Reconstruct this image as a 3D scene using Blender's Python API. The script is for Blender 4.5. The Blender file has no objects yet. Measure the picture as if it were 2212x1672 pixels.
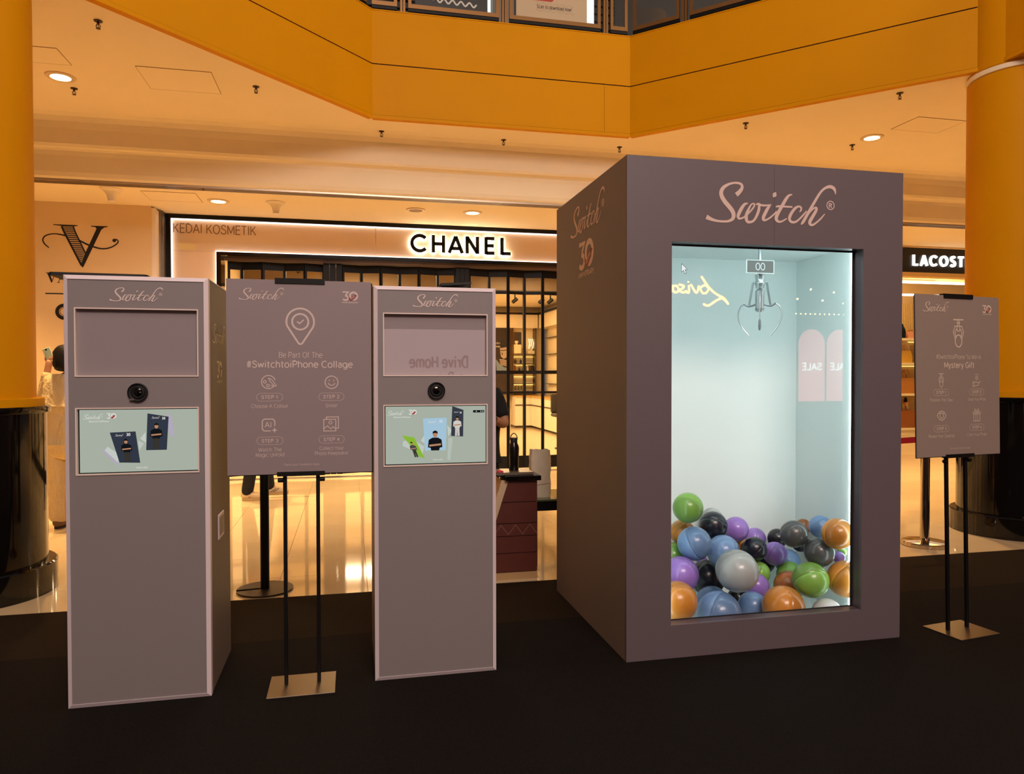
import bpy, math, random
from mathutils import Vector, Matrix
random.seed(7)
PI = math.pi
SC = bpy.context.scene
COL = SC.collection

# ------------------------------------------------------------------ camera
F_PX, W_PX = 1572.0, 2212.0
cam_d = bpy.data.cameras.new('camera'); cam = bpy.data.objects.new('camera', cam_d); COL.objects.link(cam)
cam_d.sensor_fit = 'HORIZONTAL'; cam_d.sensor_width = 36.0; cam_d.lens = 36.0 * F_PX / W_PX
cam_d.clip_start = 0.05; cam_d.clip_end = 200
cam.location = (0, 0, 1.45)
YAW, PITCH, ROLL = math.radians(12.55), math.radians(1.0), math.radians(0.07)
cam.rotation_euler = (Matrix.Rotation(-YAW, 3, 'Z') @ Matrix.Rotation(PI / 2 - PITCH, 3, 'X') @ Matrix.Rotation(-ROLL, 3, 'Z')).to_euler()
SC.camera = cam
# ------------------------------------------------------------------ colour management
SC.view_settings.view_transform = 'Standard'; SC.view_settings.look = 'None'
SC.view_settings.gamma = 1.0; SC.view_settings.use_curve_mapping = False
SC.view_settings.exposure = 0.0
# ------------------------------------------------------------------ world: even glow of the open atrium
WORLD_COL, WORLD_STR = (1.0, 0.78, 0.70), 0.11
wd = bpy.data.worlds.new('atrium_glow'); SC.world = wd; wd.use_nodes = True
wd.node_tree.nodes['Background'].inputs[0].default_value = (*WORLD_COL, 1)
wd.node_tree.nodes['Background'].inputs[1].default_value = WORLD_STR

def area_light(name, loc, target, size, power, col, shape='RECTANGLE', size_y=None, spread=None):
    d = bpy.data.lights.new(name, 'AREA'); d.energy = power; d.color = col; d.shape = shape; d.size = size
    if size_y: d.size_y = size_y
    if spread: d.spread = spread
    o = bpy.data.objects.new(name, d); COL.objects.link(o); o.location = loc
    o.rotation_euler = (Vector(target) - Vector(loc)).to_track_quat('-Z', 'Y').to_euler()
    return o
# atrium lamps high above and behind the photographer
area_light('atrium_lamp', (1.2, -5.0, 7.5), (1.2, 6.0, 2.6), 5.0, 800, (1.0, 0.80, 0.70), size_y=2.5)
area_light('atrium_lamp', (-1.5, -2.0, 9.5), (0.5, 5.0, 2.0), 3.0, 160, (1.0, 0.82, 0.74), size_y=3.0)
area_light('atrium_lamp', (7.2, 3.0, 7.2), (1.6, 7.8, 4.6), 1.5, 160, (1.0, 0.86, 0.62), size_y=1.5)   # on the upper gallery at the right
# corridor downlights (their bodies are built further down); warm
WARM = (1.0, 0.62, 0.27)
DOWNLIGHTS = [(-2.59, 7.50, 4.2, 1), (5.94, 7.40, 4.2, 1), (-1.55, 9.44, 3.56, 1), (1.57, 9.41, 3.56, 1), (4.70, 9.41, 3.56, 1),
              (7.83, 9.41, 3.56, 1), (10.9, 9.41, 3.56, 1), (-4.9, 9.0, 3.56, 1), (9.2, 7.4, 4.2, 1), (-5.6, 7.5, 4.2, 1)]
for (x, y, z, k) in DOWNLIGHTS:
    area_light('downlight_beam', (x, y, z - 0.03), (x, y, 0), 0.14, 55, WARM, 'DISK', spread=1.75)

# ------------------------------------------------------------------ helpers
def lin(c):
    c = c / 255.0
    return c / 12.92 if c <= 0.04045 else ((c + 0.055) / 1.055) ** 2.4
def rgb(h):
    h = h.lstrip('#'); return tuple(lin(int(h[i:i + 2], 16)) for i in (0, 2, 4))
MATS = {}
def mat(name, col, rough=0.5, metal=0.0, bump=0.0, scale=40.0, var=0.0, spec=0.5, coat=0.0, stretch=None, sheen=0.0, bdist=0.01):
    if name in MATS: return MATS[name]
    m = bpy.data.materials.new(name); m.use_nodes = True; nt = m.node_tree
    b = nt.nodes['Principled BSDF']
    c = rgb(col) if isinstance(col, str) else col
    b.inputs['Base Color'].default_value = (*c, 1); b.inputs['Roughness'].default_value = rough
    b.inputs['Metallic'].default_value = metal; b.inputs['Specular IOR Level'].default_value = spec
    b.inputs['Coat Weight'].default_value = coat; b.inputs['Coat Roughness'].default_value = 0.03
    if sheen: b.inputs['Sheen Weight'].default_value = sheen
    if var or bump:
        tc = nt.nodes.new('ShaderNodeTexCoord'); mp = nt.nodes.new('ShaderNodeMapping')
        nt.links.new(tc.outputs['Object'], mp.inputs[0])
        if stretch: mp.inputs['Scale'].default_value = stretch
        n = nt.nodes.new('ShaderNodeTexNoise'); n.inputs['Scale'].default_value = scale; n.inputs['Detail'].default_value = 4
        nt.links.new(mp.outputs[0], n.inputs['Vector'])
        if var:
            mx = nt.nodes.new('ShaderNodeMixRGB'); mx.inputs[1].default_value = (*[x * (1 - var) for x in c], 1)
            mx.inputs[2].default_value = (*[min(1, x * (1 + var)) for x in c], 1)
            nt.links.new(n.outputs['Fac'], mx.inputs[0]); nt.links.new(mx.outputs[0], b.inputs['Base Color'])
        if bump:
            bp = nt.nodes.new('ShaderNodeBump'); bp.inputs['Strength'].default_value = bump; bp.inputs['Distance'].default_value = bdist
            nt.links.new(n.outputs['Fac'], bp.inputs['Height']); nt.links.new(bp.outputs[0], b.inputs['Normal'])
    MATS[name] = m; return m
def emi(name, col, strength=1.0):
    if name in MATS: return MATS[name]
    m = bpy.data.materials.new(name); m.use_nodes = True; nt = m.node_tree; nt.nodes.clear()
    e = nt.nodes.new('ShaderNodeEmission'); o = nt.nodes.new('ShaderNodeOutputMaterial')
    c = rgb(col) if isinstance(col, str) else col
    e.inputs[0].default_value = (*c, 1); e.inputs[1].default_value = strength
    nt.links.new(e.outputs[0], o.inputs[0]); MATS[name] = m; return m
def glass(name, tint=(1, 1, 1), ior=1.5, rough=0.0):
    if name in MATS: return MATS[name]
    m = bpy.data.materials.new(name); m.use_nodes = True; nt = m.node_tree; nt.nodes.clear()
    o = nt.nodes.new('ShaderNodeOutputMaterial'); mx = nt.nodes.new('ShaderNodeMixShader')
    t = nt.nodes.new('ShaderNodeBsdfTransparent'); t.inputs[0].default_value = (*tint, 1)
    g = nt.nodes.new('ShaderNodeBsdfGlossy'); g.inputs['Roughness'].default_value = rough
    # Schlick reflectance, the same from both sides of the pane
    lw = nt.nodes.new('ShaderNodeLayerWeight'); lw.inputs[0].default_value = 0.5
    pw = nt.nodes.new('ShaderNodeMath'); pw.operation = 'POWER'; pw.inputs[1].default_value = 5.0
    ma = nt.nodes.new('ShaderNodeMath'); ma.operation = 'MULTIPLY_ADD'; ma.inputs[1].default_value = 0.96; ma.inputs[2].default_value = 0.04
    nt.links.new(lw.outputs['Facing'], pw.inputs[0]); nt.links.new(pw.outputs[0], ma.inputs[0])
    nt.links.new(ma.outputs[0], mx.inputs[0]); nt.links.new(t.outputs[0], mx.inputs[1]); nt.links.new(g.outputs[0], mx.inputs[2])
    nt.links.new(mx.outputs[0], o.inputs[0]); MATS[name] = m; return m

class MB:
    def __init__(s): s.v = []; s.f = []; s.sm = False
    def add(s, vs, fs):
        n = len(s.v); s.v += [tuple(p) for p in vs]; s.f += [tuple(i + n for i in f) for f in fs]; return s
    def box(s, x0, x1, y0, y1, z0, z1):
        v = [(x, y, z) for z in (z0, z1) for y in (y0, y1) for x in (x0, x1)]
        return s.add(v, [(0, 2, 3, 1), (4, 5, 7, 6), (0, 1, 5, 4), (2, 6, 7, 3), (0, 4, 6, 2), (1, 3, 7, 5)])
    def bbox(s, x0, x1, y0, y1, z0, z1, b=0.004):
        # box with chamfered edges
        v = []; idx = {}
        for i, x in enumerate((x0, x1)):
            for j, y in enumerate((y0, y1)):
                for k, z in enumerate((z0, z1)):
                    sx, sy, sz = (b if i == 0 else -b), (b if j == 0 else -b), (b if k == 0 else -b)
                    for a, p in enumerate(((x, y + sy, z + sz), (x + sx, y, z + sz), (x + sx, y + sy, z))):
                        idx[(i, j, k, a)] = len(v); v.append(p)
        g = lambda i, j, k, a: idx[(i, j, k, a)]
        f = []
        for i in (0, 1): f.append((g(i, 0, 0, 0), g(i, 1, 0, 0), g(i, 1, 1, 0), g(i, 0, 1, 0)))
        for j in (0, 1): f.append((g(0, j, 0, 1), g(1, j, 0, 1), g(1, j, 1, 1), g(0, j, 1, 1)))
        for k in (0, 1): f.append((g(0, 0, k, 2), g(1, 0, k, 2), g(1, 1, k, 2), g(0, 1, k, 2)))
        for i in (0, 1):
            for j in (0, 1): f.append((g(i, j, 0, 0), g(i, j, 0, 1), g(i, j, 1, 1), g(i, j, 1, 0)))
        for i in (0, 1):
            for k in (0, 1): f.append((g(i, 0, k, 0), g(i, 0, k, 2), g(i, 1, k, 2), g(i, 1, k, 0)))
        for j in (0, 1):
            for k in (0, 1): f.append((g(0, j, k, 1), g(0, j, k, 2), g(1, j, k, 2), g(1, j, k, 1)))
        for i in (0, 1):
            for j in (0, 1):
                for k in (0, 1): f.append((g(i, j, k, 0), g(i, j, k, 1), g(i, j, k, 2)))
        return s.add(v, f)
    def quad(s, *p): return s.add(p, [tuple(range(len(p)))])
    def poly(s, pts, mp): return s.add([mp(*p) for p in pts], [tuple(range(len(pts)))])
    def prism(s, pts, mp, d):
        # pts in plane coordinates, mp(a,b,c): c is depth
        n = len(pts)
        v = [mp(a, b, 0) for a, b in pts] + [mp(a, b, d) for a, b in pts]
        f = [tuple(range(n)), tuple(range(2 * n - 1, n - 1, -1))] + [(i, (i + 1) % n, n + (i + 1) % n, n + i) for i in range(n)]
        return s.add(v, f)
    def lathe(s, prof, c=(0, 0, 0), n=32, a0=0, a1=2 * PI):
        full = abs(a1 - a0 - 2 * PI) < 1e-6; m = n if full else n + 1
        v = []; f = []
        for r, z in prof:
            for i in range(m):
                a = a0 + (a1 - a0) * i / n
                v.append((c[0] + r * math.cos(a), c[1] + r * math.sin(a), c[2] + z))
        for k in range(len(prof) - 1):
            for i in range(n):
                j = (i + 1) % m
                f.append((k * m + i, k * m + j, (k + 1) * m + j, (k + 1) * m + i))
        return s.add(v, f)
    def tube(s, pts, r, n=8, cap=True, closed=False):
        pts = [Vector(p) for p in pts]; m = len(pts); v = []; f = []
        rs = r if isinstance(r, (list, tuple)) else [r] * m
        up = None
        for i, p in enumerate(pts):
            if closed: t = pts[(i + 1) % m] - pts[i - 1]
            else: t = pts[min(i + 1, m - 1)] - pts[max(i - 1, 0)]
            t.normalize()
            if up is None:
                up = Vector((0, 0, 1)) if abs(t.z) < 0.9 else Vector((1, 0, 0))
            a = t.cross(up).normalized(); b = a.cross(t).normalized(); up = b
            for k in range(n):
                an = 2 * PI * k / n; q = p + rs[i] * (a * math.cos(an) + b * math.sin(an)); v.append(tuple(q))
        for i in range(m if closed else m - 1):
            for k in range(n):
                j = (i + 1) % m
                f.append((i * n + k, i * n + (k + 1) % n, j * n + (k + 1) % n, j * n + k))
        if cap and not closed: f += [tuple(range(n))[::-1], tuple(range((m - 1) * n, m * n))]
        return s.add(v, f)
    def sphere(s, c, r, nu=20, nv=12, sq=(1, 1, 1)):
        prof = [(max(1e-4, math.sin(PI * k / nv)), -math.cos(PI * k / nv)) for k in range(nv + 1)]
        n0 = len(s.v); s.lathe(prof, (0, 0, 0), nu)
        for i in range(n0, len(s.v)):
            x, y, z = s.v[i]; s.v[i] = (c[0] + x * r * sq[0], c[1] + y * r * sq[1], c[2] + z * r * sq[2])
        return s
    def xf(s, fn): s.v = [tuple(fn(*p)) for p in s.v]; return s
    def smooth(s): s.sm = True; return s
    def mesh(s, name):
        me = bpy.data.meshes.new(name); me.from_pydata(s.v, [], s.f); me.validate()
        return me

def root_loc(o):
    p = Vector((0, 0, 0))
    while o is not None: p += o.location; o = o.parent
    return p
def obj(name, mb, m, parent=None, world=True, label=None, loc=None):
    me = mb.mesh(name) if isinstance(mb, MB) else mb
    if m is not None: me.materials.clear(); me.materials.append(m)
    if isinstance(mb, MB):
        if mb.sm:
            me.polygons.foreach_set('use_smooth', [True] * len(me.polygons))
            if hasattr(me, 'set_sharp_from_angle'): me.set_sharp_from_angle(angle=math.radians(40))
        # consistent normals
        import bmesh
        bm = bmesh.new(); bm.from_mesh(me); bmesh.ops.recalc_face_normals(bm, faces=bm.faces); bm.to_mesh(me); bm.free()
    o = bpy.data.objects.new(name, me); COL.objects.link(o)
    if parent is not None:
        o.parent = parent
        if world:
            d = root_loc(parent)
            if d.length > 0: me.transform(Matrix.Translation(-d))
    if loc is not None: o.location = loc
    if label: o['label'] = label
    return o
def tag(o, label, cat, group=None):
    o['label'] = label; o['category'] = cat
    if group: o['group'] = group
    return o
def thing(name, label, cat, loc=(0, 0, 0), rotz=0, group=None):
    o = bpy.data.objects.new(name, None); COL.objects.link(o); o.location = loc; o.rotation_euler = (0, 0, rotz)
    o.empty_display_size = 0.1
    return tag(o, label, cat, group)
def struct(name, mb=None, m=None, label=None):
    if mb is None:
        o = bpy.data.objects.new(name, None); COL.objects.link(o)
    else: o = obj(name, mb, m)
    o['kind'] = 'structure'
    if label: o['label'] = label
    return o
def dup(root, loc, rotz=None, label=None):
    r = root.copy(); COL.objects.link(r); r.location = loc
    if rotz is not None: r.rotation_euler = (0, 0, rotz)
    if label: r['label'] = label
    for ch in list(root.children):
        c = ch.copy(); COL.objects.link(c); c.parent = r
        for g in ch.children:
            d = g.copy(); COL.objects.link(d); d.parent = c
    return r
# drawing planes: a to the right, b up, c toward the viewer
def plane(o, u, v, n):
    o, u, v, n = Vector(o), Vector(u), Vector(v), Vector(n)
    return lambda a, b, c=0.0: tuple(o + u * a + v * b + n * c)
def front(x, y, z): return plane((x, y, z), (1, 0, 0), (0, 0, 1), (0, -1, 0))
def catmull(p, k=5):
    out = []
    for i in range(len(p) - 1):
        p0, p1, p2, p3 = p[max(i - 1, 0)], p[i], p[i + 1], p[min(i + 2, len(p) - 1)]
        for j in range(k):
            t = j / k
            out.append(tuple(0.5 * ((2 * b) + (-a + c) * t + (2 * a - 5 * b + 4 * c - d) * t * t + (-a + 3 * b - 3 * c + d) * t ** 3) for a, b, c, d in zip(p0, p1, p2, p3)))
    out.append(tuple(p[-1])); return out
def ribbon(mb, pts, mp, w=None, smooth=0, cap=True, c=0.0, closed=False, ramp=0.0002):
    # flat stroke of variable width
    p = [(q[0], q[1], (q[2] if w is None else w)) for q in pts]
    if smooth: p = catmull(p, smooth)
    n = len(p); v = []; f = []
    for i in range(n):
        if closed: a, b = p[i - 1 if i else n - 2], p[(i + 1) if i < n - 1 else 1]
        else: a, b = p[max(i - 1, 0)], p[min(i + 1, n - 1)]
        tx, ty = b[0] - a[0], b[1] - a[1]; L = math.hypot(tx, ty) or 1; nx, ny = -ty / L, tx / L
        # mitre
        if 0 < i < n - 1 and not smooth:
            t1 = (p[i][0] - p[i - 1][0], p[i][1] - p[i - 1][1]); t2 = (p[i + 1][0] - p[i][0], p[i + 1][1] - p[i][1])
            l1 = math.hypot(*t1) or 1; l2 = math.hypot(*t2) or 1
            bx, by = -t1[1] / l1 - t2[1] / l2, t1[0] / l1 + t2[0] / l2; lb = math.hypot(bx, by)
            if lb > 0.5: nx, ny = bx / lb, by / lb; k = min(1.8, 2.0 / lb)
            else: k = 1
        else: k = 1
        h = p[i][2] / 2 * k
        ci = c + ramp * i / n
        v += [mp(p[i][0] + nx * h, p[i][1] + ny * h, ci), mp(p[i][0] - nx * h, p[i][1] - ny * h, ci)]
    for i in range(n - 1): f.append((2 * i, 2 * i + 1, 2 * i + 3, 2 * i + 2))
    mb.add(v, f)
    if cap and not closed:
        for q, e_ in ((p[0], -0.00012), (p[-1], ramp + 0.00012)): disc(mb, q[0], q[1], q[2] / 2, mp, c=c + e_)
    return mb
def disc(mb, x, y, r, mp, ry=None, n=14, c=0.0):
    ry = ry or r
    return mb.add([mp(x + r * math.cos(2 * PI * i / n), y + ry * math.sin(2 * PI * i / n), c) for i in range(n)], [tuple(range(n))])
def circ(x, y, r, a0=0, a1=360, n=24, ry=None):
    ry = ry or r
    return [(x + r * math.cos(math.radians(a0 + (a1 - a0) * i / n)), y + ry * math.sin(math.radians(a0 + (a1 - a0) * i / n))) for i in range(n + 1)]
def rect(mb, x0, x1, y0, y1, mp, c=0.0): return mb.add([mp(x0, y0, c), mp(x1, y0, c), mp(x1, y1, c), mp(x0, y1, c)], [(0, 1, 2, 3)])
# monoline sans letters drawn as strokes: cap height 1, x-height .73, descender -.27
def ar(cx, cy, rx, ry, a0, a1, n=None):
    n = n or max(4, int(abs(a1 - a0) / 18))
    return [(cx + rx * math.cos(math.radians(a0 + (a1 - a0) * i / n)), cy + ry * math.sin(math.radians(a0 + (a1 - a0) * i / n))) for i in range(n + 1)]
XH = 0.73
def _glyphs():
    G = {}; h = XH / 2
    bowl = lambda cx: ar(cx, h, .29, h, 0, 360, 20)
    G['A'] = (.74, [[(.02, 0), (.37, 1), (.72, 0)], [(.14, .33), (.60, .33)]])
    G['B'] = (.68, [[(.08, 0), (.08, 1), (.36, 1)] + ar(.38, .765, .22, .235, 90, -90) + [(.08, .53)], [(.38, .53)] + ar(.40, .265, .24, .265, 90, -90) + [(.08, 0)]])
    G['C'] = (.80, [ar(.46, .5, .40, .5, 48, 312)])
    G['D'] = (.78, [[(.08, 0), (.08, 1), (.32, 1)] + ar(.32, .5, .40, .5, 90, -90) + [(.08, 0)]])
    G['E'] = (.62, [[(.58, 1), (.08, 1), (.08, 0), (.58, 0)], [(.08, .52), (.53, .52)]])
    G['F'] = (.60, [[(.57, 1), (.08, 1), (.08, 0)], [(.08, .50), (.52, .50)]])
    G['G'] = (.82, [ar(.46, .5, .40, .5, 48, 330) + [(.84, .46), (.50, .46)]])
    G['H'] = (.76, [[(.08, 0), (.08, 1)], [(.68, 0), (.68, 1)], [(.08, .52), (.68, .52)]])
    G['I'] = (.24, [[(.12, 0), (.12, 1)]])
    G['K'] = (.70, [[(.08, 0), (.08, 1)], [(.62, 1), (.08, .38)], [(.26, .58), (.66, 0)]])
    G['L'] = (.58, [[(.08, 1), (.08, 0), (.56, 0)]])
    G['M'] = (.90, [[(.08, 0), (.08, 1), (.45, .12), (.82, 1), (.82, 0)]])
    G['N'] = (.76, [[(.08, 0), (.08, 1), (.68, 0), (.68, 1)]])
    G['O'] = (.86, [ar(.43, .5, .37, .5, 0, 360, 26)])
    G['P'] = (.66, [[(.08, 0), (.08, 1), (.38, 1)] + ar(.38, .73, .24, .27, 90, -90) + [(.08, .46)]])
    G['R'] = (.68, [[(.08, 0), (.08, 1), (.38, 1)] + ar(.38, .74, .23, .26, 90, -90) + [(.08, .48)], [(.36, .48), (.63, 0)]])
    S = [(.58, .80), (.50, .95), (.33, 1.0), (.15, .94), (.09, .78), (.16, .62), (.34, .53), (.52, .43), (.60, .26), (.52, .07), (.33, 0), (.14, .05), (.05, .22)]
    G['S'] = (.66, [[q[:2] for q in catmull([p + (0,) for p in S], 3)]])
    G['T'] = (.66, [[(.03, 1), (.63, 1)], [(.33, 1), (.33, 0)]])
    G['U'] = (.76, [[(.08, 1), (.08, .30)] + ar(.38, .30, .30, .30, 180, 360) + [(.68, 1)]])
    G['V'] = (.72, [[(.02, 1), (.36, 0), (.70, 1)]])
    G['W'] = (1.02, [[(.02, 1), (.27, 0), (.51, .92), (.75, 0), (1.0, 1)]])
    G['Y'] = (.70, [[(.02, 1), (.35, .46), (.68, 1)], [(.35, .46), (.35, 0)]])
    G['a'] = (.60, [ar(.28, .23, .21, .22, 60, 330) , [(.10, .60)] + ar(.29, .50, .20, .24, 140, 0) + [(.49, 0)], [(.49, .42), (.28, .44)]])
    G['b'] = (.66, [[(.08, 0), (.08, 1.04)], bowl(.36)])
    G['c'] = (.60, [ar(.35, h, .29, h, 50, 310)])
    G['d'] = (.66, [[(.58, 0), (.58, 1.04)], bowl(.30)])
    G['e'] = (.63, [[(.06, .39), (.60, .39)] + ar(.33, h, .28, h, 8, 318)])
    G['f'] = (.38, [[(.15, 0), (.15, .82)] + ar(.32, .84, .17, .19, 180, 85), [(.02, XH), (.35, XH)]])
    G['g'] = (.66, [bowl(.30), [(.58, XH), (.58, -.06)] + ar(.33, -.06, .25, .23, 0, -155)])
    G['h'] = (.63, [[(.08, 0), (.08, 1.04)], [(.08, .40)] + ar(.32, .47, .23, .26, 170, 0) + [(.55, 0)]])
    G['i'] = (.24, [[(.12, 0), (.12, XH)], [(.12, .95), (.12, .97)]])
    G['k'] = (.57, [[(.08, 0), (.08, 1.04)], [(.50, XH), (.08, .28)], [(.22, .43), (.54, 0)]])
    G['l'] = (.24, [[(.12, 0), (.12, 1.04)]])
    G['m'] = (.96, [[(.08, 0), (.08, XH)], [(.08, .44)] + ar(.28, .49, .20, .24, 170, 0) + [(.48, 0)], [(.48, .44)] + ar(.68, .49, .20, .24, 170, 0) + [(.88, 0)]])
    G['n'] = (.63, [[(.08, 0), (.08, XH)], [(.08, .40)] + ar(.32, .47, .23, .26, 170, 0) + [(.55, 0)]])
    G['o'] = (.66, [bowl(.33)])
    G['p'] = (.66, [[(.08, XH), (.08, -.27)], bowl(.36)])
    G['r'] = (.40, [[(.08, 0), (.08, XH)], [(.08, .45), (.18, .65), (.38, .70)]])
    s_ = [(.45, .58), (.38, .69), (.25, .73), (.12, .68), (.08, .56), (.15, .44), (.28, .38), (.42, .31), (.47, .19), (.40, .05), (.25, 0), (.11, .04), (.05, .15)]
    G['s'] = (.53, [[q[:2] for q in catmull([p + (0,) for p in s_], 3)]])
    G['t'] = (.38, [[(.16, .93), (.16, .18)] + ar(.30, .16, .14, .16, 180, 275), [(.02, XH), (.34, XH)]])
    G['u'] = (.63, [[(.08, XH), (.08, .26)] + ar(.31, .26, .23, .26, 180, 350), [(.55, XH), (.55, 0)]])
    G['v'] = (.57, [[(.03, XH), (.28, 0), (.54, XH)]])
    G['w'] = (.84, [[(.03, XH), (.22, 0), (.42, .66), (.62, 0), (.81, XH)]])
    G['y'] = (.57, [[(.03, XH), (.29, .02)], [(.54, XH), (.24, -.16), (.14, -.26), (.04, -.25)]])
    G['z'] = (.54, [[(.06, XH), (.48, XH), (.05, 0), (.49, 0)]])
    G['1'] = (.44, [[(.06, .80), (.26, 1), (.26, 0)]])
    G['2'] = (.62, [[(.07, .76)] + ar(.31, .74, .23, .26, 165, -20) + [(.06, 0), (.57, 0)]])
    G['3'] = (.64, [ar(.31, .745, .22, .255, 150, -80) , ar(.31, .265, .25, .265, 80, -150), [(.24, .52), (.35, .52)]])
    G['4'] = (.66, [[(.46, 0), (.46, 1), (.05, .25), (.62, .25)]])
    G['0'] = (.68, [ar(.34, .5, .27, .5, 0, 360, 24)])
    G['#'] = (.70, [[(.24, 0), (.32, 1)], [(.46, 0), (.54, 1)], [(.06, .34), (.62, .34)], [(.08, .66), (.66, .66)]])
    G['!'] = (.26, [[(.13, 1), (.13, .30)], [(.13, .02), (.13, .05)]])
    G['*'] = (.44, [[(.22, 1), (.22, .62)], [(.05, .90), (.39, .72)], [(.39, .90), (.05, .72)]])
    G[' '] = (.30, [])
    return G
GLYPH = _glyphs()
def text(mb, s, mp, cx, cy, width=None, height=None, bold=0.0, align='C', c=0.0):
    # bold: extra stroke weight; height: height of the capitals; cy: middle of the capitals
    sw = 0.105 + bold * 3.2; x = 0.0; tr = 0.075; seq = []
    for ch in s:
        adv, st = GLYPH[ch]; seq.append((x, st)); x += adv + tr + (bold * 2.0 if ch != ' ' else 0)
    tot = x - tr
    sx = width / tot if width else None; sy = height if height else None
    sx = sx or sy; sy = sy or sx
    ox = {'C': tot / 2, 'L': 0, 'R': tot}[align]; k = 0
    for gx, st in seq:
        k = 0
        parts = []
        for p in st:
            cur = [p[0]]
            for i in range(1, len(p)):
                cur.append(p[i])
                if i < len(p) - 1:
                    a1 = math.atan2(p[i][1] - p[i - 1][1], p[i][0] - p[i - 1][0]); a2 = math.atan2(p[i + 1][1] - p[i][1], p[i + 1][0] - p[i][0])
                    if abs((a2 - a1 + PI) % (2 * PI) - PI) > 1.75: parts.append(cur); cur = [p[i]]
            parts.append(cur)
        for p in parts:
            closed = len(p) > 10 and abs(p[0][0] - p[-1][0]) < 1e-6 and abs(p[0][1] - p[-1][1]) < 1e-6
            k += 1
            ribbon(mb, [(cx + (gx + a - ox) * sx, cy + (b - .5) * sy) for a, b in p], mp, w=sw * (sx + sy) / 2, cap=(not closed and len(p) == 2 and abs(p[0][1] - p[1][1]) < .05 and abs(p[0][0] - p[1][0]) < .01), c=c + k * 0.0003, closed=closed)
    return mb

SW = [[(227,215,31),(253,238,27),(270,264,22),(266,285,18),(245,294,16),(211,294,14),(169,282,17),(132,258,24),(116,228,28),(121,198,30),(145,163,31),(174,134,31),(200,103,31),(208,75,29),(199,51,23),(171,36,17),(136,32,15),(92,33,16),(50,41,21),(8,57,33)],[(311,162,9),(289,154,18),(267,126,24),(248,92,24),(241,69,21),(250,57,16),(275,62,12),(304,82,11),(333,109,11),(356,137,12),(364,155,11),(356,162,10),(337,153,11),(318,120,17),(304,87,23),(302,58,24),(311,38,20),(331,36,18),(357,47,16),(379,79,19),(395,119,21),(398,148,19),(394,162,13)],[(379,158,11),(394,162,15),(415,154,15),(449,154,13),(486,161,7)],[(482,158,11),(462,133,22),(443,99,24),(430,72,24),(433,55,19),(453,57,13),(480,72,12),(510,96,12),(528,115,12)],[(647,238,8),(625,231,16),(603,207,22),(578,167,24),(551,123,24),(531,86,26),(528,65,25),(542,50,18),(567,50,13),(606,71,9)],[(528,149,10),(545,153,15),(584,153,13),(646,153,12)],[(708,123,7),(718,137,13),(717,154,14),(698,159,14),(673,146,19),(648,117,21),(631,86,23),(631,62,20),(651,49,18),(679,54,15),(706,74,13),(734,101,13),(759,129,9)],[(986,258,5),(984,278,16),(971,299,25),(941,308,23),(905,296,18),(874,271,17),(845,232,19),(814,183,20),(784,136,21),(754,87,22),(734,55,21),(721,40,12)],[(746,75,6),(769,105,12),(796,136,13),(822,155,13),(838,155,16),(834,136,21),(809,96,24),(788,62,25),(788,42,22),(808,37,16),(835,53,13),(871,83,12),(901,116,7)],[(506,215,9),(510,223,25),(514,229,29),(518,237,25),(522,242,11)]]
def switch_logo(mb, mp, x0, y0, w, c=0.0):
    # x0,y0 lower left, w overall width
    for k, st in enumerate(SW):
        ribbon(mb, [(x0 + a * w / 1000, y0 + (b - 0) * w / 1000, q * w / 1000) for a, b, q in st], mp, smooth=4, cap=(k != 0), c=c + k * 0.00012, ramp=0.0006)
    q = w / 1000
    ribbon(mb, [(x0 + a * q, y0 + b * q) for a, b in circ(949, 179, 29)], mp, w=6.5 * q, cap=False, c=c, closed=True)
    for st in ([(939, 161), (939, 194)], [(939, 191), (951, 192), (958, 186), (951, 178), (939, 178)], [(949, 178), (959, 161)]):
        ribbon(mb, [(x0 + a * q, y0 + b * q) for a, b in st], mp, w=6.5 * q, cap=False, c=c)
    return mb
def thirty(parent, mp, x0, y0, w, m_light, m_red, c=0.0, world=True, words=True, m_word=None):
    # "30 YEARS ANNIVERSARY" mark: light 3, ring 0, red ribbon
    q = w / 100.0; P = lambda a, b: (x0 + a * q, y0 + b * q)
    mb = MB()
    ribbon(mb, [P(6, 70), P(39, 70), P(24, 53)], mp, w=9 * q, cap=False, c=c)
    ribbon(mb, [P(a, b) for a, b in [(20, 48), (29, 47), (37, 41), (38, 33), (34, 26), (26, 22.5), (17, 23), (8, 28)]], mp, w=10 * q, smooth=3, cap=False, c=c)
    ribbon(mb, [P(a, b) for a, b in circ(69, 47, 21, 0, 360, 28, 21.5)], mp, w=11.5 * q, cap=False, c=c, closed=True)
    if words: text(mb, 'ANNIVERSARY', mp, x0 + 50 * q, y0 + 8 * q, 96 * q, 10 * q, bold=0.02, c=c)
    o = obj('anniversary_mark', mb, m_light, parent, world)
    mr = MB()
    ribbon(mr, [P(41.5, 52) + (2 * q,), P(42, 42) + (4 * q,), P(46, 32) + (8 * q,), P(55, 27) + (15 * q,), P(63, 33) + (16 * q,), P(73, 43) + (14 * q,), P(81, 49) + (9 * q,), P(89, 50) + (2 * q,)], mp, smooth=4, cap=False, c=c + 0.0006)
    obj('ribbon_mark', mr, m_red, parent, world, label='dark red ribbon')
    if words:
        my = MB(); ca, sa = math.cos(math.radians(38)), math.sin(math.radians(38))
        mp2 = lambda a, b, c_=0.0: mp(x0 + (64 + a * ca - b * sa) * q, y0 + (36 + a * sa + b * ca) * q, c_)
        text(my, 'YEARS', mp2, 0, 0, 32, 7, bold=0.02, c=c + 0.0012); obj('ribbon_lettering', my, m_light, parent, world)
    return o

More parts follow.
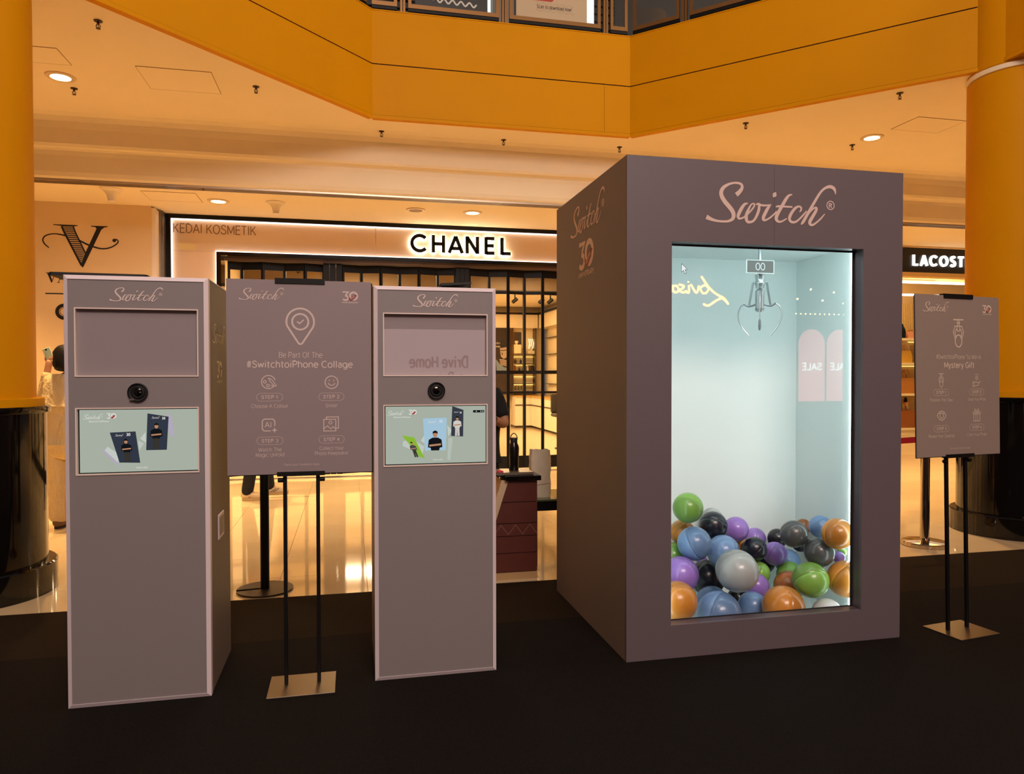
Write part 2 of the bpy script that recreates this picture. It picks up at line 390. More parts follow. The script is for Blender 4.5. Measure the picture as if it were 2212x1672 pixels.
# ------------------------------------------------------------------ materials
M_ORANGE = mat('orange_paint', (0.62, 0.262, 0.002), 0.5, var=0.05, scale=2.5, bump=0.02, spec=0.06)
M_CREAM = mat('cream_plaster', '#EAD9B8', 0.75, var=0.03, scale=3, bump=0.02)
M_TILE = mat('polished_cream_tile', '#D8C29A', 0.06, var=0.07, scale=2.2, spec=0.6)
M_GROUT = mat('grout', '#6E5A3E', 0.8)
M_CARPET = mat('black_carpet', '#171310', 0.95, var=0.45, bump=0.6, scale=160, spec=0.1)
M_CARPET2 = mat('dark_brown_carpet', '#241A10', 0.95, var=0.4, bump=0.6, scale=160, spec=0.1)
M_GRANITE = mat('black_granite', '#0B0908', 0.07, var=0.4, scale=60, spec=0.55)
M_BLACK = mat('black_metal', '#0B0A0A', 0.5, spec=0.25)
M_BLACKG = mat('black_gloss', '#080707', 0.1)
M_RUBBER = mat('black_rubber', '#0A0A0A', 0.6)
M_STEEL = mat('brushed_steel', '#8E8474', 0.42, 1.0, bump=0.03, scale=60, stretch=(1, 30, 1))
M_CHROME = mat('chrome', '#C9BBA8', 0.07, 1.0)
M_KGREY = mat('kiosk_grey', '#7F7778', 0.5, var=0.02, scale=6)
M_KDARK = mat('kiosk_side_grey', '#7A7068', 0.55, var=0.02, scale=6, spec=.25)
M_TRIM = mat('pale_trim', '#D6C9CE', 0.42)
M_PRINT = mat('print_pale', '#CFBDB9', 0.6)
M_BOARD = mat('board_taupe', '#86787A', 0.55, var=0.02, scale=5)
M_RED = mat('ribbon_red', '#8E1420', 0.5)
M_BOX = mat('booth_plum_grey', '#5F555A', 0.5, var=0.03, scale=3)
M_REVEAL = mat('booth_reveal', '#4C424A', 0.35)
M_WHITEP = mat('white_panel', '#DFE9E8', 0.55)
M_LED = emi('led_white', (0.82, 1.0, 1.0), 9.0)
M_GLASS = glass('clear_glass')
M_GLASSG = glass('gate_glass', (0.96, 0.95, 0.92))
M_SHOPWALL = mat('shop_wall_cream', '#F0DFBE', 0.6)
M_SHOPFLOOR = mat('shop_floor', '#D9C39A', 0.15)
M_SKIN = mat('skin', '#B98361', 0.55, var=0.04, scale=20)
M_SKIN2 = mat('skin_tan', '#A87452', 0.55, var=0.04, scale=20)
M_HAIR = mat('dark_hair', '#0E0907', 0.6, spec=.3, bump=0.4, scale=60, stretch=(1, 1, 0.1))
M_BEIGE = mat('beige_cotton', '#D9C18F', 0.85, bump=1.0, scale=9, var=0.12, stretch=(1, 1, .5), bdist=.08)
M_BLKCLOTH = mat('black_cotton', '#0E0C0C', 0.9, bump=0.5, scale=10, bdist=.05)
M_BRONZE = mat('bronze_frame', '#8A6236', 0.4, 0.6)

# ================================================================== SETTING
# ---- floor: slab, single tiles where they show, carpets on top
fl = struct('floor', MB().box(-9, 15, -8, 11.2, -0.10, -0.006), M_GROUT)
tile_mb = MB().bbox(-0.299, 0.299, -0.299, 0.299, -0.02, 0.0, 0.0015)
tile_me = tile_mb.mesh('tile'); tile_me.materials.append(M_TILE)
ix = 0
for j in range(9):
    for i in range(30):
        o = bpy.data.objects.new('tile', tile_me); COL.objects.link(o); o.parent = fl
        o.location = (-6.3 + 0.6 * i + 0.11, 5.11 + 0.6 * j, 0)
obj('tile_field', MB().box(-9, 15, 10.21, 11.2, -0.05, -0.0005), M_TILE, fl)
c1 = obj('carpet', MB().bbox(-2.06, 7.0, -6.0, 4.108, 0.0, 0.008, 0.002), M_CARPET)
tag(c1, 'large near-black carpet spread under the booths in the foreground', 'carpet')
c2 = obj('carpet', MB().bbox(-2.06, 7.0, 4.112, 4.905, 0.0, 0.007, 0.002), M_CARPET2)
tag(c2, 'narrow dark brown carpet strip meeting the cream marble floor', 'carpet')

# ---- ceiling: soffit with the atrium cut-out, cove, lower ceiling
OCT = [(-2.2, -6.0), (-2.2, 5.53), (0.25, 7.98), (3.18, 7.98), (5.63, 5.53), (5.63, -6.0)]
ZS, ZL = 4.2, 3.56
cm = MB()
XL, XR = -9.0, 15.0
cm.quad((XL, -6, ZS), (-2.2, -6, ZS), (-2.2, 5.53, ZS), (XL, 5.53, ZS))
cm.quad((XL, 5.53, ZS), (-2.2, 5.53, ZS), (0.25, 7.98, ZS), (XL, 7.98, ZS))
cm.quad((5.63, -6, ZS), (XR, -6, ZS), (XR, 5.53, ZS), (5.63, 5.53, ZS))
cm.quad((5.63, 5.53, ZS), (XR, 5.53, ZS), (XR, 7.98, ZS), (3.18, 7.98, ZS))
prof = [(7.98, ZS), (8.36, ZS), (8.44, 4.192), (8.50, 4.165), (8.545, 4.12), (8.57, 4.05), (8.58, 3.96), (8.585, 3.90), (8.605, 3.872), (8.645, 3.862),
        (8.67, 3.845), (8.685, 3.80), (8.695, 3.70), (8.70, 3.63), (8.715, 3.585), (8.735, 3.566), (8.76, ZL)]
for (a, b) in zip(prof[:-1], prof[1:]):
    cm.quad((XL, a[0], a[1]), (XR, a[0], a[1]), (XR, b[0], b[1]), (XL, b[0], b[1]))
cm.quad((XL, 8.89, ZL), (XR, 8.89, ZL), (XR, 10.36, ZL), (XL, 10.36, ZL))
cm.quad((XL, 8.76, ZL), (XR, 8.76, ZL), (XR, 8.76, ZL + 0.12), (XL, 8.76, ZL + 0.12))
cm.quad((XL, 8.89, ZL), (XR, 8.89, ZL), (XR, 8.89, ZL + 0.12), (XL, 8.89, ZL + 0.12))
cm.quad((XL, 8.76, ZL + 0.12), (XR, 8.76, ZL + 0.12), (XR, 8.89, ZL + 0.12), (XL, 8.89, ZL + 0.12))
cm.quad((XL, -6, 5.0), (XR, -6, 5.0), (XR, -6, ZS), (XL, -6, ZS))
ceil = struct('ceiling', cm.smooth(), M_CREAM)
# linear air diffuser in the slot
M_ALU = mat('aluminium_slat', '#A99B8A', 0.35, 0.8)
for k, y in enumerate((8.775, 8.80, 8.825, 8.85, 8.875)):
    for x0, x1 in ((-6.0, -1.62), (-1.60, 2.78), (2.80, 7.18), (7.20, 11.6)):
        obj('diffuser_slat', MB().box(x0, x1, y - 0.006, y + 0.006, ZL - 0.012, ZL + 0.03), M_ALU, ceil)
obj('diffuser_flange', MB().box(-6, 11.6, 8.742, 8.764, ZL - 0.014, ZL + 0.02), M_ALU, ceil)
obj('diffuser_flange', MB().box(-6, 11.6, 8.886, 8.908, ZL - 0.014, ZL + 0.02), M_ALU, ceil)
# access hatches: thin shadow gaps around a flush panel
M_GAP = mat('shadow_gap', '#A58354', 0.8)
def hatch(x0, x1, y0, y1, z, sides='LRFB'):
    p = obj('access_panel', MB().box(x0, x1, y0, y1, z - 0.004, z + 0.01), M_CREAM, ceil)
    g = MB(); w = 0.004
    if 'L' in sides: g.box(x0 - w, x0, y0, y1, z - 0.0045, z + 0.01)
    if 'R' in sides: g.box(x1, x1 + w, y0, y1, z - 0.0045, z + 0.01)
    if 'F' in sides: g.box(x0, x1, y0 - w, y0, z - 0.0045, z + 0.01)
    if 'B' in sides: g.box(x0, x1, y1, y1 + w, z - 0.0045, z + 0.01)
    obj('gap', g, M_GAP, p)
hatch(-2.95, -2.40, 6.86, 7.20, ZS)
hatch(-1.85, -1.22, 7.10, 7.62, ZS)
hatch(5.95, 6.55, 6.70, 7.10, ZS)
hatch(-2.33, -1.75, 9.10, 9.55, ZL)

# ---- atrium bulkhead: orange fascia in two courses with a dark joint and a bottom lip
bulk = struct('wall_atrium')
Z0, ZJ, ZT = 4.2, 4.777, 5.345
def off(p, q, d):
    t = Vector((q[0] - p[0], q[1] - p[1])).normalized(); n = Vector((t.y, -t.x))
    return n * d
def wallslab(mb, p, q, z0, z1, d0, d1):
    n0, n1 = off(p, q, d0), off(p, q, d1)
    a = [(p[0] + n0.x, p[1] + n0.y), (q[0] + n0.x, q[1] + n0.y), (q[0] + n1.x, q[1] + n1.y), (p[0] + n1.x, p[1] + n1.y)]
    v = [(x, y, z0) for x, y in a] + [(x, y, z1) for x, y in a]
    return mb.add(v, [(0, 3, 2, 1), (4, 5, 6, 7), (0, 1, 5, 4), (1, 2, 6, 5), (2, 3, 7, 6), (3, 0, 4, 7)])
M_JOINT = mat('dark_joint', '#1E1206', 0.8)
for k in range(5):
    p, q = OCT[k], OCT[k + 1]
    back = MB(); wallslab(back, p, q, Z0 - 0.001 + 0.02, ZT - 0.02, -0.12, -0.012)
    obj('backing', back, M_JOINT, bulk)
    cuts = [0, 1]
    lows = [0, 0.893, 1] if k == 2 else [0, 1]
    def pt(t): return (p[0] + (q[0] - p[0]) * t, p[1] + (q[1] - p[1]) * t)
    g = 0.0005
    for a, b in zip(lows[:-1], lows[1:]):
        obj('fascia_panel', wallslab(MB(), pt(a + (g if a else 0)), pt(b - (g if b < 1 else 0)), Z0 + 0.034, ZJ - 0.006, -0.03, 0.0), M_ORANGE, bulk)
    obj('fascia_panel', wallslab(MB(), p, q, ZJ + 0.006, ZT, -0.03, 0.0), M_ORANGE, bulk)
    obj('bottom_lip', wallslab(MB(), p, q, Z0 - 0.004, Z0 + 0.030, -0.06, 0.006), M_ORANGE, bulk)
    obj('coping', wallslab(MB(), p, q, ZT, ZT + 0.012, -0.20, 0.006), M_ORANGE, bulk)

# ---- columns
def column(x, y, label):
    t = thing('column', label, 'column', (x, y, 0))
    n = 72
    obj('plinth', MB().lathe([(0.0, 0), (0.50, 0), (0.50, 0.185), (0.49, 0.195), (0.44, 0.197)], (x, y, 0), n).smooth(), M_GRANITE, t)
    obj('base_cladding', MB().lathe([(0.445, 0.195), (0.445, 1.20), (0.43, 1.20)], (x, y, 0), n).smooth(), M_GRANITE, t)
    obj('base_cap', MB().lathe([(0.43, 1.198), (0.466, 1.198), (0.470, 1.205), (0.470, 1.235), (0.464, 1.242), (0.38, 1.242)], (x, y, 0), n).smooth(), M_GRANITE, t)
    obj('base_ring', MB().lathe([(0.38, 1.242), (0.432, 1.242), (0.432, 1.292), (0.424, 1.298), (0.38, 1.300)], (x, y, 0), n).smooth(), M_ORANGE, t)
    obj('shaft', MB().lathe([(0.385, 1.295), (0.385, 4.12), (0.37, 4.135)], (x, y, 0), n).smooth(), M_ORANGE, t)
    obj('neck_ring', MB().lathe([(0.37, 4.13), (0.392, 4.135), (0.397, 4.155), (0.392, 4.175), (0.37, 4.18)], (x, y, 0), n).smooth(), M_CREAM, t)
    obj('shaft', MB().lathe([(0.37, 4.175), (0.385, 4.19), (0.385, 8.6), (0.0, 8.6)], (x, y, 0), n).smooth(), M_ORANGE, t)
    for a in (0.6, 1.8, 3.0, 4.2, 5.4):     # panel joints of the stone cladding
        obj('cladding_joint', MB().lathe([(0.4455, 0.2), (0.4455, 1.195)], (x, y, 0), 1, a, a + 0.006), M_RUBBER, t)
    return t
column(-2.46, 5.45, 'orange round column with black granite base at the left edge')
column(5.96, 5.54, 'orange round column with black granite base behind the right sign stand')

# ---- upper floor: slab, railing, dark shop fronts behind
up = struct('floor_upper', MB().box(XL, XR, 8.1, 13.0, 4.7, 5.0).box(XL, -2.35, -6, 8.1, 4.7, 5.0).box(5.8, XR, -6, 8.1, 4.7, 5.0), M_CREAM)
M_UPWALL = mat('upper_wall_dark', '#4A4643', 0.5)
uw = struct('wall_upper', MB().box(XL, XR, 11.0, 11.2, 5.0, 9.5), M_UPWALL)
for k in range(26):      # dark louvres of the closed shop upstairs
    z = 5.9 + k * 0.12
    obj('louvre', MB().box(-1.5, 2.05, 10.93, 10.99, z, z + 0.085), mat('louvre_dark', '#2B2724', 0.5), uw)
    obj('louvre', MB().box(3.75, 4.1, 10.93, 10.99, z, z + 0.085), mat('louvre_dark', '#2B2724', 0.5), uw)
for x in (-0.9, 0.1, 0.9, 1.6): obj('mullion', MB().box(x - .012, x + .012, 10.9, 10.93, 5.0, 9.0), M_ALU, uw)
M_UPLIT = emi('upper_lit_panel', (0.95, 1.0, 0.95), 1.1)
obj('lit_panel', MB().box(2.06, 2.10, 10.88, 10.93, 5.0, 8.6), M_UPLIT, uw)
obj('lit_panel', MB().box(3.58, 3.73, 10.86, 10.92, 5.0, 8.4), M_UPLIT, uw)
obj('pilaster', MB().box(2.12, 2.42, 10.7, 11.0, 5.0, 9.0), mat('pilaster_beige', '#9C8B78', 0.5), uw)
uc = struct('ceiling_upper', MB().box(XL, XR, 8.4, 11.2, 8.6, 8.7), mat('upper_ceiling', '#3A3936', 0.7))
for i, (x, y, w, d) in enumerate(((5.3, 9.6, .7, .16), (5.5, 10.2, .7, .16), (6.6, 9.3, .5, .12), (6.9, 10.4, .6, .14), (1.0, 9.8, .8, .12))):
    obj('light_panel', MB().box(x, x + w, y, y + d, 8.57, 8.6), M_UPLIT, uc)
def rail_segment(name, label, p, q, posts, skip=()):
    t = thing(name, label, 'railing', (p[0], p[1], ZT))
    tt = Vector((q[0] - p[0], q[1] - p[1])); L = tt.length; tt.normalize(); n = Vector((tt.y, -tt.x))
    def bar(a0, a1, z0, z1, w=0.02, dn=-0.09):
        mb = MB(); v = []
        for z in (z0, z1):
            for (a, d) in ((a0, dn - w), (a1, dn - w), (a1, dn + w), (a0, dn + w)):
                v.append((p[0] + tt.x * a + n.x * d, p[1] + tt.y * a + n.y * d, z))
        return mb.add(v, [(0, 3, 2, 1), (4, 5, 6, 7), (0, 1, 5, 4), (1, 2, 6, 5), (2, 3, 7, 6), (3, 0, 4, 7)])
    z0 = ZT + 0.10; z1 = ZT + 1.05
    for a in posts:
        obj('post', bar(a - 0.028, a - 0.004, ZT, z1 + .05, 0.02), M_BRONZE, t); obj('post', bar(a + 0.004, a + 0.028, ZT, z1 + .05, 0.02), M_BRONZE, t)
    ends = [0.0] + list(posts) + [L]
    for a, b in zip(ends[:-1], ends[1:]):
        a2 = a + (0.06 if a > 0 else 0); b2 = b - (0.06 if b < L else 0)
        f = obj('panel_frame', bar(a2, b2, z0, z0 + 0.045, 0.016), M_BRONZE, t)
        obj('panel_frame', bar(a2, b2, z0 - 0.035, z0 - 0.005, 0.012), M_BLACK, t)
        obj('panel_frame', bar(a2, a2 + 0.035, z0 + 0.045, z1, 0.014), M_BRONZE, t)
        obj('panel_frame', bar(b2 - 0.035, b2, z0 + 0.045, z1, 0.014), M_BRONZE, t)
        obj('panel_frame', bar(a2, b2, z1, z1 + 0.04, 0.018), M_BRONZE, t)
        obj('pane', bar(a2 + 0.03, b2 - 0.03, z0 + 0.03, z1 + 0.01, 0.004), M_GLASS, t)
    obj('handrail', bar(0, L, z1 + 0.06, z1 + 0.11, 0.03), M_BRONZE, t)
    return t
rail_segment('railing', 'bronze framed glass railing above the middle orange fascia', OCT[2], OCT[3], (0.33, 1.46, 2.66))
rail_segment('railing', 'bronze framed glass railing above the right orange fascia', OCT[3], OCT[4], (0.62, 2.1))
rail_segment('railing', 'bronze framed glass railing at the top above the left fascia', OCT[1], OCT[2], (0.9, 2.4))
# posters hung behind the railing glass
ps = thing('poster', 'beige poster with red block behind the railing reading Scan to download now', 'poster', (2.25, 8.12, 5.47))
obj('sheet', MB().box(1.86, 2.70, 8.115, 8.121, 5.47, 6.35), mat('poster_paper', '#C9B08F', 0.6), ps)
fp = front(2.25, 8.114, 5.47); pm = MB(); text(pm, 'Scan to download now!', fp, 0.06, 0.180, 0.415, 0.040, bold=0.01); obj('lettering', pm, mat('poster_ink', '#3A332C', .6), ps)
pm = MB(); pm.poly([(-0.22, 0.245), (0.03, 0.245), (0.05, 0.265), (0.05, 0.48), (0.03, 0.50), (-0.22, 0.50), (-0.24, 0.48), (-0.24, 0.265)], fp); obj('red_block', pm, mat('poster_red', '#B23A2A', .6), ps)
pm = MB()
for yy in (0.218, 0.135): ribbon(pm, [(-0.16 + 0.46 * i / 40, yy + 0.012 * math.sin(i * 0.95)) for i in range(41)], fp, w=0.004, cap=False)
obj('wave_line', pm, mat('poster_wave', '#AE9776', .6), ps)
ps = thing('poster', 'dark poster with white wavy line behind the left railing pane', 'poster', (1.05, 8.12, 5.47))
obj('sheet', MB().box(0.72, 1.52, 8.115, 8.121, 5.52, 6.35), mat('poster_dark', '#2C2A28', 0.5), ps)
fp = front(1.12, 8.113, 5.52); pm = MB(); ribbon(pm, [(-0.20 + 0.48 * i / 44, 0.075 - 0.02 * i / 44 + 0.022 * math.sin(i * 0.72)) for i in range(45)], fp, w=0.018)
obj('wave_line', pm, mat('wave_white', '#D8D4CC', .6), ps)

# ---- left hoarding wall with the V emblem
vw = struct('wall_left', MB().box(-9.0, -2.42, 9.9, 10.3, 0, ZL), mat('hoarding_beige', '#E3C79B', 0.6, var=0.03, scale=2))
obj('corner_panel', MB().box(-2.42, -2.375, 9.91, 10.3, 0, ZL - .02), mat('hoarding_white', '#E9DCCB', 0.5), vw)
st = struct('trim_1', MB().box(-2.375, -2.352, 10.1, 10.34, 0, ZL).box(-2.352, -2.34, 10.14, 10.34, 0, ZL), M_STEEL)
vs = thing('wall_emblem', 'large black V emblem with striped stroke and swashes on beige wall', 'sign', (-3.2, 9.9, 2.1))
fp = front(0, 9.898, 0); M_INK = mat('black_ink', '#160E08', 0.5)
def vx(x, y):   # emblem traced on a 1381 x 1672 grid
    return (-3.642 + (x - 80) * (0.853 / 1212.0), 3.281 - (y - 105 - (x - 260) * 0.030) * (0.513 / 680.0))
g = MB()
g.poly([vx(258, 100), vx(635, 112), vx(635, 125), vx(590, 130), vx(578, 140), vx(575, 160), vx(560, 130), vx(385, 125), vx(350, 122), vx(300, 115), vx(258, 113)], fp)
ribbon(g, [vx(385, 130), vx(420, 215), vx(690, 765)], fp, w=0.022, cap=False)
ribbon(g, [vx(570, 140), vx(600, 225), vx(760, 575)], fp, w=0.016, cap=False)
for k in range(20):    # stripe bars
    y0 = 128 + k * 31.0; xl = 375 + (y0 - 128) * 0.497 + 10; xr = min(565 + (y0 - 128) * 0.43, 742 - max(0, y0 - 560) * 0.30)
    if xr > xl: ribbon(g, [vx(xl, y0), vx(xr, y0)], fp, w=0.0125, cap=False)
g.poly([vx(850, 118), vx(1112, 124), vx(1112, 138), vx(1060, 145), vx(1010, 185), vx(730, 770), vx(715, 795), vx(700, 795), vx(680, 760), vx(735, 600), vx(760, 545), vx(925, 190), vx(935, 165), vx(915, 140), vx(850, 132)], fp)
obj('emblem', g, M_INK, vs)
g = MB()
ribbon(g, [vx(*p) + (w * 0.0007,) for *p, w in ((178, 472, 18), (120, 420, 22), (90, 355, 22), (120, 295, 22), (200, 262, 20), (300, 255, 20), (440, 280, 26))], fp, smooth=5)
ribbon(g, [vx(*p) + (w * 0.0007,) for *p, w in ((655, 355, 26), (800, 430, 30), (890, 462, 28), (1000, 490, 26), (1110, 485, 24), (1210, 445, 22), (1278, 385, 22), (1265, 345, 20), (1225, 345, 34))], fp, smooth=5)
disc(g, *vx(1218, 356), 0.022, fp)
obj('swash', g, M_INK, vs)
g = MB()   # serif letters V A ..., rule and ring below
def serifV(x, z, h):
    w = h * 0.95
    g.poly([(x, z + h), (x + w * .30, z + h), (x + w * .55, z + h * .28), (x + w * .50, z), (x + w * .46, z), (x + w * .08, z + h * .95)], fp)
    ribbon(g, [(x + w * .52, z + h * .05), (x + w * .86, z + h)], fp, w=h * .06, cap=False)
    ribbon(g, [(x - w * .06, z + h), (x + w * .36, z + h)], fp, w=h * .05, cap=False); ribbon(g, [(x + w * .72, z + h), (x + w * 1.0, z + h)], fp, w=h * .05, cap=False)
serifV(-3.60, 2.575, 0.118)
def serifA(x, z, h):
    w = h * .95
    g.poly([(x + w * .46, z + h), (x + w * .52, z + h), (x + w * .96, z + h * .03), (x + w * .70, z + h * .03), (x + w * .40, z + h * .80)], fp)
    ribbon(g, [(x + w * .48, z + h * .95), (x + w * .14, z)], fp, w=h * .06, cap=False)
    ribbon(g, [(x + w * .25, z + h * .36), (x + w * .68, z + h * .36)], fp, w=h * .06, cap=False)
    for a, b in ((0, .3), (.6, 1.04)): ribbon(g, [(x + w * a, z + h * .02), (x + w * b, z + h * .02)], fp, w=h * .05, cap=False)
serifA(-3.486, 2.575, 0.118)
obj('lettering', g, M_INK, vs)
obj('rule', rect(MB(), -3.615, -2.80, 2.434, 2.448, fp), M_INK, vs)
g = MB(); ribbon(g, circ(-3.41, 2.222, 0.078, 0, 360, 36), fp, w=0.042, cap=False, closed=True); ribbon(g, circ(-3.41, 2.222, 0.046, 0, 360, 30), fp, w=0.006, cap=False, closed=True)
obj('ring', g, M_INK, vs)

# ================================================================== COSMETICS SHOP FRONT
FY = 10.3
M_FASCIA = mat('fascia_cream', '#E6CBAE', 0.45, var=0.02, scale=2)
M_EDGE = emi('edge_glow', (1.0, 0.84, 0.76), 3.0)
sf = thing('shop_fascia', 'cream backlit fascia in a black frame reading CHANEL and KEDAI KOSMETIK', 'shop sign', (1.68, FY + 0.1, 0))
XO0, XO1 = -2.412 + 0.07, 5.70
XI0, XI1 = -1.723, 5.08
obj('header_panel', MB().box(XO0 + .06, 0.358, FY + 0.05, FY + 0.10, 3.085, 3.503), M_FASCIA, sf)
obj('header_panel', MB().box(0.362, XO1 - .06, FY + 0.05, FY + 0.10, 3.085, 3.503), M_FASCIA, sf)
obj('side_panel', MB().box(XO0 + .06, XI0, FY + 0.05, FY + 0.10, 0, 3.083), M_FASCIA, sf)
obj('side_panel', MB().box(XI1, XO1 - .06, FY + 0.05, FY + 0.10, 0, 3.083), M_FASCIA, sf)
obj('outer_frame', MB().box(XO0, XO1, FY, FY + 0.16, 3.505, ZL), M_BLACK, sf)
obj('outer_frame', MB().box(XO0, XO0 + .058, FY, FY + 0.16, 0, 3.505), M_BLACK, sf)
obj('outer_frame', MB().box(XO1 - .058, XO1, FY, FY + 0.16, 0, 3.505), M_BLACK, sf)
obj('inner_frame', MB().box(XI0, XI1, FY, FY + 0.34, 3.035, 3.083), M_BLACKG, sf)
obj('inner_frame', MB().box(XI0, XI0 + .055, FY, FY + 0.34, 0, 3.035), M_BLACKG, sf)
obj('inner_frame', MB().box(XI1 - .055, XI1, FY, FY + 0.34, 0, 3.035), M_BLACKG, sf)
# light strips along the inner side of the frames
e = 0.012
obj('light_strip', MB().box(XO0 + .06, XO1 - .06, FY + 0.02, FY + 0.05, 3.503 - e, 3.503), M_EDGE, sf)
obj('light_strip', MB().box(XO0 + .06, XO0 + .06 + e, FY + 0.02, FY + 0.05, 0.02, 3.49), M_EDGE, sf)
obj('light_strip', MB().box(XI0 - e, XI1 + e, FY + 0.02, FY + 0.05, 3.085, 3.085 + e), M_EDGE, sf)
obj('light_strip', MB().box(XI0 - e, XI0, FY + 0.02, FY + 0.05, 0.02, 3.085), M_EDGE, sf)
obj('light_strip', MB().box(XI1, XI1 + e, FY + 0.02, FY + 0.05, 0.02, 3.085), M_EDGE, sf)
fp = front(0, FY + 0.048, 0)
g = MB(); text(g, 'KEDAI KOSMETIK', fp, -2.265, 3.383, 1.04, 0.115, bold=0.004, align='L'); obj('lettering', g, mat('brown_vinyl', '#8A6A4A', .6), sf)
obj('notice', MB().box(-2.20, -1.98, FY + 0.044, FY + 0.048, 3.10, 3.19), mat('notice_paper', '#E8D49E', .6), sf)
# CHANEL: proud black letters, light behind each
def strokes(ch):
    if ch == 'C': return [circ(0.46, 0.5, 0.44, 42, 318, 28)], 0.86
    if ch == 'H': return [[(0.07, 0), (0.07, 1)], [(0.65, 0), (0.65, 1)], [(0.07, 0.5), (0.65, 0.5)]], 0.72
    if ch == 'A': return [[(0.03, 0), (0.41, 0.97)], [(0.79, 0), (0.41, 0.97)], [(0.15, 0.27), (0.67, 0.27)]], 0.82
    if ch == 'N': return [[(0.07, 0), (0.07, 1)], [(0.67, 0), (0.67, 1)], [(0.07, 0.96), (0.67, 0.04)]], 0.74
    if ch == 'E': return [[(0.07, 0), (0.07, 1)], [(0.07, 0.07), (0.56, 0.07)], [(0.07, 0.5), (0.52, 0.5)], [(0.07, 0.93), (0.56, 0.93)]], 0.58
    if ch == 'L': return [[(0.07, 0), (0.07, 1)], [(0.07, 0.07), (0.58, 0.07)]], 0.58
    if ch == 'O': return [circ(0.48, 0.5, 0.43, 0, 360, 32)], 0.96
    if ch == 'S': return [[(0.54, 0.84), (0.40, 0.93), (0.22, 0.92), (0.10, 0.80), (0.12, 0.64), (0.30, 0.53), (0.47, 0.45), (0.56, 0.32), (0.52, 0.15), (0.36, 0.06), (0.18, 0.08), (0.06, 0.18)]], 0.62
    if ch == 'T': return [[(0.35, 0), (0.35, 0.93)], [(0.03, 0.93), (0.67, 0.93)]], 0.70
def letter(mb, ch, x, z, h, w, mp, depth, sx=1.0):
    sts, adv = strokes(ch)
    for st in sts:
        pts = [(x + a * h * sx, z + b * h) for a, b in st]
        if ch == 'S': pts = [p[:2] for p in catmull([p + (0,) for p in pts], 4)]
        t = MB(); ribbon(t, pts, lambda a, b, c=0: (a, b, c), w=w, cap=False, closed=(ch == 'O'))
        n = len(t.v) // 2
        v = [mp(a, b, 0) for a, b, _ in t.v] + [mp(a, b, depth) for a, b, _ in t.v]; m = len(t.v); f = []
        for i in range(n - 1):
            a, b, c, d = 2 * i, 2 * i + 1, 2 * i + 3, 2 * i + 2
            f += [(a, b, c, d), (m + d, m + c, m + b, m + a), (a, d, m + d, m + a), (b, m + b, m + c, c)]
        f += [(0, m, m + 1, 1), (2 * n - 2, 2 * n - 1, m + 2 * n - 1, m + 2 * n - 2)]
        mb.add(v, f)
    return adv * h * sx
M_HALO = emi('letter_halo', (1.0, 0.90, 0.70), 22.0)
x = 0.852
for ch, gap in zip('CHANEL', (0.075, 0.055, 0.045, 0.09, 0.09, 0)):
    mb = MB(); adv = letter(mb, ch, x, 3.172, 0.243, 0.047, front(0, FY + 0.015, 0), 0.03, 1.02)
    lo = obj('letter', mb, M_BLACK, sf)
    mb = MB(); letter(mb, ch, x, 3.172, 0.243, 0.044, front(0, FY + 0.034, 0), 0.010, 1.02)
    obj('back_light', mb, M_HALO, lo)
    x += adv + gap

# ---- folding glass gate
gate = thing('folding_gate', 'black folding gate of narrow glass panels across the cosmetics shop', 'gate', (1.68, 10.6, 0))
GX = [-1.62, -1.45, -1.17, -0.89, -0.61, -0.36]
GX2 = [-0.10, 0.16, 0.43, 0.70, 0.97, 1.25, 1.50]
GX3 = [1.70, 2.013, 2.283, 2.55, 2.812, 3.08, 3.35]
GX4 = [3.55, 3.83, 4.11, 4.39, 4.67, 5.02]
def gate_panel(x0, x1, y0, y1):
    tx, ty = x1 - x0, y1 - y0; L = math.hypot(tx, ty); ux, uy = tx / L, ty / L; nx, ny = uy, -ux
    def bar(mb, a0, a1, z0, z1, d=0.02):
        v = [(x0 + ux * a + nx * s, y0 + uy * a + ny * s, z) for z in (z0, z1) for a, s in ((a0, -d), (a1, -d), (a1, d), (a0, d))]
        return mb.add(v, [(0, 3, 2, 1), (4, 5, 6, 7), (0, 1, 5, 4), (1, 2, 6, 5), (2, 3, 7, 6), (3, 0, 4, 7)])
    f = MB()
    bar(f, 0, 0.028, 0.05, 3.0); bar(f, L - 0.014, L, 0.05, 3.0)
    bar(f, 0.028, L - .014, 2.89, 3.0, .015)
    for z0, z1 in ((2.64, 2.68), (1.455, 1.505), (1.165, 1.195), (0.05, 0.23)): bar(f, 0.028, L - .014, z0, z1, 0.015)
    fo = obj('panel_frame', f, M_BLACK, gate)
    for z0, z1 in ((0.23, 1.165), (1.505, 2.64), (2.68, 2.89)):
        obj('pane', bar(MB(), 0.025, L - .012, z0, z1, 0.003), M_GLASSG, fo)
for xs in (GX, GX2, GX3, GX4):
    for k, (a, b) in enumerate(zip(xs[:-1], xs[1:])):
        ya, yb = (10.56, 10.62) if k % 2 == 0 else (10.62, 10.56)
        gate_panel(a, b, ya, yb)
for xa, xb in ((-0.36, -0.10), (1.50, 1.70), (3.35, 3.55)):   # folded stacks between the runs
    n = 3
    for k in range(n):
        cx = xa + (xb - xa) * (k + 0.5) / n
        obj('stacked_post', MB().box(cx - (xb - xa) / n * .47, cx + (xb - xa) / n * .47, 10.50, 10.68, 0.05, 3.0), M_BLACK, gate)
obj('top_track', MB().box(XI0 + .055, XI1 - .055, 10.54, 10.64, 3.003, 3.035), M_ALU, gate)
obj('floor_track', MB().box(XI0 + .055, XI1 - .055, 10.57, 10.61, 0.0, 0.012), M_ALU, gate)

